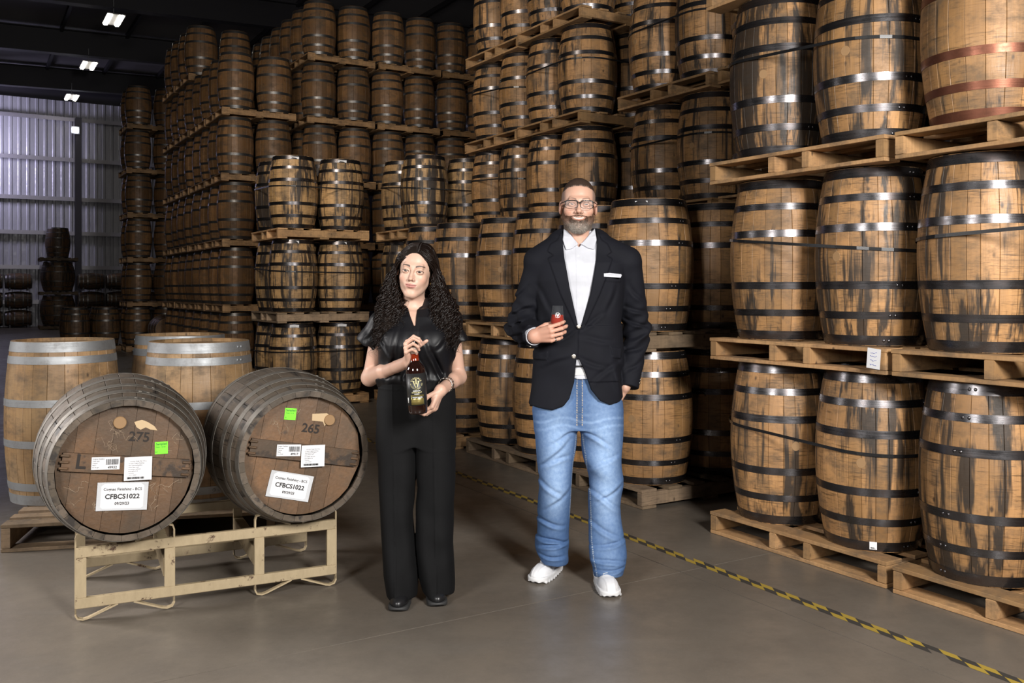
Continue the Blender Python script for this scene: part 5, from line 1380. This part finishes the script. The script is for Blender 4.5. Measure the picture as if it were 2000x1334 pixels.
# blouse
VN = W_.xz([(790, 590), (799, 601), (806, 618), (813, 634), (815, 634), (815, 618), (816, 604), (826, 590)])
PLK = W_.xz([(797, 600), (806, 618), (812, 636), (812, 700), (822, 700), (822, 636), (820, 618), (822, 600)])
wneckA, wneckB = HW_.world((0, .022, -.10)), HW_.world((0, .036, -.20))
def blouse(P):
    x, z = P[:, 0], P[:, 2]; t = w_torso(P)-.006; f = P[:, 1] < 0
    t = t-.012*np.exp(-((z-W_.z(738))/.022)**2)
    a = seg(P, wsR, W_(719, 668, .03), .050, .053); b = seg(P, wsL, W_(895, 666, .035), .050, .052)
    axa = A3((W_(712, 690, .03)-wsR).normalized()); a = smax(a, (P-A3(W_(718, 672, .03)))@axa, .004)
    axb = A3((W_(899, 690, .03)-wsL).normalized()); b = smax(b, (P-A3(W_(896, 670, .03)))@axb, .004)
    t = smin(smin(t, a, .03), b, .03)
    t = t+.0042*folds(P, 15, 1, 2.4)+.0035*np.sin(70*x+14*np.sin(4*z)+3*np.sin(30*x))*np.clip((W_.z(640)-z)/.1, 0, 1)*np.clip((W_.z(600)-z)/.15, .1, 1)+.0025*np.sin(80*x+6*np.sin(z*9))*np.exp(-((z-W_.z(735))/.05)**2)
    t = t+creases(P, W_, [(790, 640, 764, 730, .012, .007), (838, 660, 866, 726, .012, .008), (822, 690, 842, 742, .009, .008), (850, 690, 872, 740, .009, .008), (780, 690, 758, 740, .009, .008), (748, 660, 770, 690, .010, .006), (878, 660, 852, 684, .010, .006), (800, 716, 792, 742, .008, .004), (740, 640, 716, 664, .009, .006), (886, 640, 900, 664, .009, .006)])
    t = t-.0022*sstep(poly2(x, z, PLK), .003)*f
    st = np.abs(seg(P, wneckA, wneckB, .054, .062)-.004)-.0022; st = smax(st, np.maximum(z-W_.z(600)-.10*(P[:, 1]+.03), W_.z(615)-z), .003)
    t = smin(t, st, .010)
    nk = seg(P, wneckA, HW_.world((0, .05, -.26)), .052, .066); t = smax(t, -nk, .004)
    t = smax(t, -np.maximum(poly2(x, z, VN)-.002, P[:, 1]-.0), .003)
    return smax(t, W_.z(754)-z, .004)
v, q = surfnets(blouse, (-.32, -.26, .98), (.27, .2, 1.42), .0036); lab_part(wom, 'blouse', v, q, SATIN, label='black short-sleeved satin blouse')
# trousers
TL = [W_.ring(740, 745, 815, 0, .108), W_.ring(790, 739, 818, 0, .122), W_.ring(850, 736, 816, 0, .115), W_.ring(900, 737, 815, 0, .108), W_.ring(950, 741, 812, -.01, .10), W_.ring(1000, 743, 806, -.015, .10), W_.ring(1060, 746, 809, -.02, .105), W_.ring(1120, 748, 814, -.03, .115), W_.ring(1163, 754, 815, -.035, .120)]
TR = [W_.ring(740, 812, 882, 0, .108), W_.ring(790, 808, 887, 0, .122), W_.ring(850, 810, 890, 0, .115), W_.ring(900, 813, 890, 0, .108), W_.ring(950, 816, 889, .0, .10), W_.ring(1000, 813, 888, 0, .10), W_.ring(1060, 811, 886, 0, .105), W_.ring(1120, 815, 886, .005, .115), W_.ring(1154, 824, 886, .01, .120)]
def trousers(P):
    a = loft(P, TL, 2.2); b = loft(P, TR, 2.2); x, z = P[:, 0], P[:, 2]
    p = loft(P, [W_.ring(738, 746, 881, 0, .108), W_.ring(790, 739, 887, 0, .122), W_.ring(868, 745, 884, 0, .100)], 2.3)
    f = (P[:, 1] < .02)
    for px0, px1, s_ in ((772, 781, 1), (850, 856, 1)):
        xc = W_.x(px0)+(W_.x(px1)-W_.x(px0))*(1.-z)
        g = np.exp(-((x-xc)/.0035)**2)*f*.0035; a = a-g; b = b-g
    w = .006*np.sin(60*x+5*np.sin(3*z)+2)*np.clip((.9-z)/.9, 0, 1)
    d = smin(np.minimum(a+w, b-w), p, .03)
    d = d-.003*np.exp(-((z-W_.z(756))/.003)**2)
    return d+.0016*folds(P, 22, 1, 3.)
v, q = surfnets(trousers, (-.24, -.22, -.01), (.24, .2, 1.05), .0048); lab_part(wom, 'trousers', v, q, CREPE, label='black wide-leg trousers with pressed seams')
shoe(wom, Vector((-.505, 4.345, 0))-W_.o, Vector((-.515, 4.070, 0))-W_.o, white=False, nm='shoe', H=.06, wid=.044)
shoe(wom, Vector((-.380, 4.400, 0))-W_.o, Vector((-.336, 4.135, 0))-W_.o, white=False, nm='shoe', H=.06, wid=.044)
# ------------------------------------------------------------------ bottle in her hands
bd = 3.955; base = PX(817, 808, bd); topp = PX(807.5, 664, bd+.0)
bax = (topp-base).normalized(); BR = bax.to_track_quat('Z', 'Y').to_matrix().to_4x4()
# keep the label (local -y) towards the camera, turned slightly right
yv = Vector((.12, 1, 0)); yv = (yv-bax*yv.dot(bax)).normalized(); xv = yv.cross(bax)
BM = Matrix((xv, yv, bax)).transposed().to_4x4(); BM.translation = base
bot = thing('bottle', 'dark glass whisky bottle with black and gold label held by the woman', 'bottle', base); bot.matrix_basis = BM
r0 = .0415
prof = [(.0, .030), (.002, .037), (.008, .0405), (.02, r0), (.185, r0), (.197, .0400), (.208, .0355), (.217, .0285), (.225, .0225), (.233, .0192), (.245, .0180), (.262, .0176), (.282, .0176), (.283, .0198), (.292, .0198), (.294, .0178)]
DARKG, dnt, dbs = mat('dark_amber_glass'); setp(dbs, col=(.012, .004, .003), rough=.04, spec=.7)
AMBER, _n1, abs_ = mat('amber_neck_glass'); setp(abs_, col=(.17, .018, .005), rough=.04, spec=.8)
CLR, _n2, cbs = mat('clear_neck_glass'); setp(cbs, col=(.62, .50, .42), rough=.05, spec=.9, alpha=.55)
def bsec(z0, z1, nm, m, extra=0):
    zs = sorted(set([z0, z1]+[z for z, r in prof if z0 < z < z1])); pr = [(float(np.interp(z, [p[0] for p in prof], [p[1] for p in prof]))+extra, z) for z in zs]
    b = MB(); b.lathe(pr, 40); o = linkobj(nm, autosmooth(b.mesh(nm, m, True), 50), bot); return o
bsec(.0, .231, 'bottle_body', DARKG); o = bsec(.2312, .262, 'bottle_neck', AMBER); o['label'] = 'neck showing red-amber whisky'
o = bsec(.2622, .294, 'neck_rim', CLR); o['label'] = 'clear empty neck rim'
b = MB(); b.lathe([(.010, .285), (.010, .296), (.0175, .297), (.0185, .302), (.0185, .318), (.0165, .322), (.0005, .322)], 32); linkobj('stopper', autosmooth(b.mesh('stopper', FRAMEM, True), 40), bot)['label'] = 'glossy black stopper'
BLAB = plain('black_label', (.014, .014, .014), .45); GOLD = plain('gold_foil', (.55, .45, .16), .28, .85); PGOLD = plain('pale_gold_print', (.62, .56, .30), .4, .3); WPR_ = plain('white_label_print', (.7, .7, .68), .5)
def wrap_panel(z0, z1, a0, a1, R, nm, m, par):
    n = 24; vs = []; fs = []
    for i in range(n+1):
        a = a0+(a1-a0)*i/n
        for z in (z0, z1):
            for R_ in (R, R+.0004): vs.append((R_*sin(a), -R_*cos(a), z))
    for i in range(n):
        k = i*4; fs += [(k+1, k+5, k+7, k+3), (k+4, k, k+2, k+6), (k, k+4, k+5, k+1), (k+3, k+7, k+6, k+2)]
    fs += [(0, 1, 3, 2), (n*4+1, n*4, n*4+2, n*4+3)]
    return linkobj(nm, meshof(nm, vs, fs, m, smooth=True), par)
LB = wrap_panel(.040, .178, -1.75, 1.75, r0+.0004, 'label', BLAB, bot); LB['label'] = 'black wraparound label'
GP = wrap_panel(.044, .086, -.42, .95, r0+.0012, 'gold_band', GOLD, LB)
wrap_panel(.0705, .0795, -.36, .90, r0+.0018, 'black_strip', BLAB, LB)
def btext(txt, ang, z, size, m, rot=0, bold=0., R=r0+.0022, par=None):
    me = text_mesh(txt, size, m, 'CENTER', .0001, bold).copy(); me.transform(Matrix.Rotation(rot, 4, 'Z')); 
    me.transform(Matrix.Translation((ang*R, z, 0))); me2 = curved(me, R, 'lettering', m); return linkobj('lettering', me2, par or LB)
ca = .22; cz = .136
for k, ch in enumerate('VIRGINIA'):
    a = radians(62-124*k/7); btext(ch, ca+(-sin(a)*.0225)/r0, cz+cos(a)*.0225, .0098, PGOLD, a, .0003)
for k, ch in enumerate('DISTILLERY CO'):
    a = radians(-82+164*k/12); btext(ch, ca+(sin(a)*.0245)/r0, cz-cos(a)*.0245, .0082, PGOLD, a, .0002)
b = MB()
for sg in (-1, 1):
    P_ = [(sg*.0175, .013), (sg*.0075, .013), (sg*.0028, -.002), (sg*.0018, -.015), (sg*.0035, -.015)] if False else [(sg*.017, .0125), (sg*.0065, .0125), (sg*.0065, .0108), (sg*.0085, .0100), (sg*.0012, -.0165), (sg*.0042, -.0165), (sg*.0142, .0100), (sg*.017, .0108)]
    b.add([(x_, z_, 0) for x_, z_ in P_], [(0, 1, 2, 7), (7, 2, 3, 6), (6, 3, 4, 5)] if sg < 0 else [(7, 2, 1, 0), (6, 3, 2, 7), (5, 4, 3, 6)])
for k in range(4):
    for sg in (-1, 1):
        zc = .018-.0055*k; b.add([(0, zc+.003, 0), (sg*.0033, zc+.001, 0), (sg*.0028, zc-.0025, 0), (0, zc-.003, 0)], [(0, 1, 2, 3)])
me = b.mesh('emblem', PGOLD); me.transform(Matrix.Translation((ca*r0, cz-.002, 0))); linkobj('emblem', curved(me, r0+.0022, 'emblem', PGOLD), LB)
btext('AMERICAN', ca, .1035, .0066, WPR_, 0, .0002); btext('SINGLE MALT', ca, .0965, .0076, PGOLD, 0, .0002); btext('WHISKY', ca, .0895, .0062, WPR_, 0, .0002)
btext('SINGLE BARREL', .27, .0750, .0066, WPR_, 0, .0002, R=r0+.0026)
wrap_panel(.052, .075, -.98, -.82, r0+.0012, 'side_label', WPR_, LB)
# ------------------------------------------------------------------ her skin: head, chest, arms and hands
cH = A3(HW_.world((0, 0, 0)))
def head_chest(P):
    d = HW_.sdf(P); return smin(d, w_torso(P)+.008, .03)
v1, q1 = surfnets(head_chest, cH-A3((.15, .16, .32)), cH+A3((.15, .16, .15)), .0019, 1.6)
C1, ql = HW_.colors(v1, skinW, (.43, .165, .15), (.012, .008, .006), kind='woman')
m_ = np.clip((ql[:, 2]-.088+.25*np.clip(-ql[:, 1]-.06, -.1, .05)*0)/.004, 0, 1); C1 = blend(C1, np.maximum(m_, np.clip((np.sqrt((ql[:, 0]/.0650)**2+((ql[:, 2]+.012)/.0990)**2)-1)/.03, 0, 1)*(ql[:, 2] > .03)), (.02, .012, .009))
C1 = blend(C1, np.clip((np.abs(ql[:, 0])-.066)/.004, 0, 1)*(ql[:, 2] > .0), (.05, .03, .02))
# right hand round the neck of the bottle (fingers stacked, curling in front), left hand under the base
def loc_b(x, y, z): return (BM @ Vector((x, y, z)))-W_.o
hR = Hand(loc_b(-.036, .035, .226), (-.05, -.60, .80), (.0, .80, .60), -1, .93, curls=((50, 70, 30), (52, 76, 34), (56, 80, 36), (58, 80, 36)), fan=(9, 3, -4, -10), thumb=((.55, .45, .75), (.55, .15, .85), (.55, .1, .85)), thick=.88)
hL = Hand(W_(861, 762, -.205), (-.34, -.30, -.90), (-.25, -.93, .26), 1, .93, curls=((40, 50, 10), (40, 50, 10), (40, 48, 12), (40, 48, 14)), fan=(5, 1, -3, -8), thumb=((.70, .50, .45), (.95, .05, .35), (.95, -.08, .15)), thick=.88)
armR = lambda P: smin(smin(hR.sdf(P, fore=weR, rw=.0235, rf=.033), seg(P, wsR, weR, .042, .034), .02), seg(P, weR, wwR+(weR-wwR)*.6, .035, .034), .02)
armL = lambda P: smin(smin(hL.sdf(P, fore=weL, rw=.0235, rf=.032), seg(P, wsL, weL, .041, .034), .02), seg(P, weL, wwL+(weL-wwL)*.6, .034, .033), .02)
def arm_mesh(fn, h, pts):
    lo, hi = h.bounds(); lo = [min(lo[i], *(p[i]-.06 for p in pts)) for i in range(3)]; hi = [max(hi[i], *(p[i]+.06 for p in pts)) for i in range(3)]
    return surfnets(fn, lo, hi, .0021)
v2, q2 = arm_mesh(armR, hR, (wsR, weR)); v3, q3 = arm_mesh(armL, hL, (wsL, weL))
def arm_col(v, h):
    C = np.tile(np.array(skinW)*np.array((.99, .95, .94)), (len(v), 1))
    for i, (p, d, nb) in enumerate(h.tips): C = blend(C, np.clip(1-np.linalg.norm(v-A3(p), axis=1)/.014, 0, 1)*.45, (.70, .42, .36))
    return C
wbody = lambda P: smin(w_torso(P)+.035, np.minimum(loft(P, TL, 2.2), loft(P, TR, 2.2))+.025, .03)
v4, q4 = surfnets(wbody, (-.25, -.2, .03), (.25, .2, 1.36), .012, 1.8)
ew = [eye_part(HW_, s_, (.040, .022, .013)) for s_ in (-1, 1)]
V, Q, C = combine([(v1, q1, C1), (v2, q2, arm_col(v2, hR)), (v3, q3, arm_col(v3, hL)), (v4, q4, np.tile(np.array(skinW), (len(v4), 1)))])
lab_part(wom, 'body', V, Q, SKIN, C)
V, Q, C = combine(ew); lab_part(wom, 'eyes', V, Q, EYEM, C)
# bracelets, earring
for k, (t_, m_) in enumerate(((.12, SILV), (.20, plain('dark_bead', (.03, .025, .02), .3)))):
    c = wwL+(weL-wwL)*t_; d_ = (weL-wwL).normalized(); X = d_.cross(Vector((0, 0, 1))).normalized(); Y = X.cross(d_)
    b = MB(); pts = [c+(X*cos(a)+Y*sin(a))*(.0325+.002*k)+d_*.004*sin(a*2) for a in np.linspace(0, 2*pi, 28, endpoint=False)]; b.tube(pts, .0018, 6, closed=True)
    for j in range(0, 28, 2):
        M = Matrix.Translation(pts[j]); b.lathe([(.0005, -.0034), (.003, -.0018), (.0034, 0), (.003, .0018), (.0005, .0034)], 8, M)
    linkobj('bracelet', b.mesh('bracelet', m_, True), wom)
ec = HW_.world((.079, -.004, -.048)); b = MB(); b.tube([ec+Vector((0, .0085*cos(a)*.6+.0, .0085*sin(a)))+Vector((.0085*cos(a)*.8, 0, 0)) for a in np.linspace(0, 2*pi, 20, endpoint=False)], .0013, 6, closed=True)
linkobj('hoop_earring', b.mesh('hoop_earring', plain('gold_earring', (.6, .42, .15), .25, 1.)), wom)
# ------------------------------------------------------------------ her hair: body of hair plus curled locks
def hl(x, y, z): return HW_.world((x, y, z))
def hairbase(P):
    q = HW_.loc(P); x, y, z = q[:, 0], q[:, 1], q[:, 2]; ax = np.abs(x)
    d = ell(q, (0, .022, .036), (.083, .104, .094))*HW_.S
    face = ell(q, (.001, -.10, -.014), (.0635, .075, .0980))*HW_.S
    d = smax(d, -face, .008)
    for pts in (((783, 515, .04, .020), (770, 552, .03, .034), (764, 600, .0, .048), (759, 638, -.05, .044), (758, 664, -.07, .026)),
                ((841, 520, .04, .018), (852, 552, .03, .032), (864, 600, .0, .046), (871, 638, -.04, .040), (877, 664, -.05, .022))):
        for (a, b_) in zip(pts[:-1], pts[1:]):
            e = seg(P, W_(*a[:3]), W_(*b_[:3]), a[3], b_[3]); d = smin(d, e, .02)
    d = smin(d, seg(P, W_(812, 520, .09), W_(812, 620, .10), .075, .09), .04)
    face2 = seg(P, HW_.world((.0, -.03, .02)), HW_.world((0, -.06, -.19)), .0655, .056); front = P[:, 1] < .04
    d = np.where(front, smax(d, -face2, .006), d)
    d = d+.0035*np.sin(150*P[:, 0]+30*np.sin(30*P[:, 2]))*np.clip((cH[2]+.02-P[:, 2])/.1, 0, 1)
    return d.astype(f32)
v, q = surfnets(hairbase, (-.25, -.2, 1.12), (.24, .22, 1.70), .0040); ho = lab_part(wom, 'hair', v, q, plain('hair_base', (.010, .006, .004), .75, spec=.15), label='long dark brown curly hair')
g = np.random.default_rng(11); lk = MB(); Vs = []; Qs = []; nv = 0
def catmull(P, n):
    P = [P[0]*2-P[1]]+P+[P[-1]*2-P[-2]]; out = []
    for i in range(1, len(P)-2):
        for k in range(n):
            t = k/n; out.append(.5*((2*P[i])+(-P[i-1]+P[i+1])*t+(2*P[i-1]-5*P[i]+4*P[i+1]-P[i+2])*t*t+(-P[i-1]+3*P[i]-3*P[i+1]+P[i+2])*t**3))
    return np.array(out)
def lock(pts, r0_, amp, wl, ph, ns=3, a0=0.):
    global nv
    C = catmull([np.array(p, float) for p in pts], 21); n = len(C); T = np.gradient(C, axis=0); L = np.r_[0, np.cumsum(np.linalg.norm(np.diff(C, axis=0), axis=1))]; T /= np.linalg.norm(T, axis=1)[:, None]
    X = np.cross(T, [0, 1., 0.05]); X /= np.linalg.norm(X, axis=1)[:, None]; Y = np.cross(T, X); u = L/L[-1]
    A = amp*np.clip((u-a0)/.35, 0, 1); C = C+X*(A*np.cos(2*pi*L/wl+ph))[:, None]+Y*(A*.8*np.sin(2*pi*L/wl+ph))[:, None]
    T = np.gradient(C, axis=0); T /= np.linalg.norm(T, axis=1)[:, None]; X = np.cross(T, [0, 1., 0.05]); X /= np.linalg.norm(X, axis=1)[:, None]; Y = np.cross(T, X)
    R_ = r0_*np.clip(np.minimum(u*8+.35, (1-u)*5+.12), 0, 1)
    ring = np.stack([C+(X*cos(2*pi*k/ns)*1.0+Y*sin(2*pi*k/ns))*R_[:, None] for k in range(ns)], 1).reshape(-1, 3)
    i = np.arange(n-1)[:, None]*ns; k = np.arange(ns)[None]; k2 = (k+1) % ns
    Q = np.stack([i+k, i+k2, i+ns+k2, i+ns+k], -1).reshape(-1, 4); Vs.append(ring); Qs.append(Q+nv); nv += len(ring)
for i in range(1250):
    sd = -1 if g.random() < .5 else 1; depth = g.uniform(-1, 1); outk = g.uniform(-1, 1)
    y0 = g.uniform(-.068, .085)
    top = hl(sd*.006+.008, y0, 0); 
    # on the skull shell
    th = g.uniform(.15, .55); zc = .036+.096*sqrt(max(1-((y0-.022)/.108)**2-.01, .05))
    p0 = hl(.010-sd*.005, y0, zc+.002); p1 = hl(sd*(.050+.004*outk)+.004, y0+.004, .036+.096*sqrt(max(1-((y0-.022)/.108)**2-.36, .02))+.003)
    p2 = hl(sd*(.086+.005*outk), y0*.8+.018, .030+.01*g.normal())
    bx = (764+9*outk) if sd < 0 else (856+9*outk)
    yy = .02+.045*depth
    p3 = W_(bx+g.normal()*3, 560+g.normal()*6, yy-.01)
    outk += g.normal()*.18; bx4 = (762+22*outk) if sd < 0 else (868+20*outk)
    p4 = W_(bx4+g.normal()*3, 610+g.normal()*8, -.02+.05*depth)
    bx5 = (758+24*outk) if sd < 0 else (874+21*outk)
    yend = g.uniform(628, 692); p5 = W_(bx5+g.normal()*5, yend, -.075+.045*depth)
    lock([tuple(p) for p in (p0, p1, p2, p3, p4, p5)], g.uniform(.0012, .0032), g.uniform(.004, .016), g.uniform(.030, .075), g.uniform(0, 6.28), a0=.30)
for i in range(60):   # loose outer ringlets
    sd = -1 if i % 2 else 1; o_ = g.uniform(.9, 1.25)
    p2 = hl(sd*.088, g.uniform(-.03, .08), g.uniform(-.02, .05)); bx = 812+sd*(48+10*o_)
    p3 = W_(bx, 575, g.uniform(-.02, .06)); p4 = W_(812+sd*(52+20*o_), 630, g.uniform(-.08, .04)); p5 = W_(812+sd*(56+22*o_)+g.normal()*4, g.uniform(655, 700), g.uniform(-.11, .0))
    lock([tuple(p) for p in (p2, p3, p4, p5)], .0016, .013, .05, g.uniform(0, 6), a0=.0)
V = np.concatenate(Vs); Q = np.concatenate(Qs); o = linkobj('curls', npmesh('curls', V, Q, HAIRM), ho); o['kind'] = 'stuff'
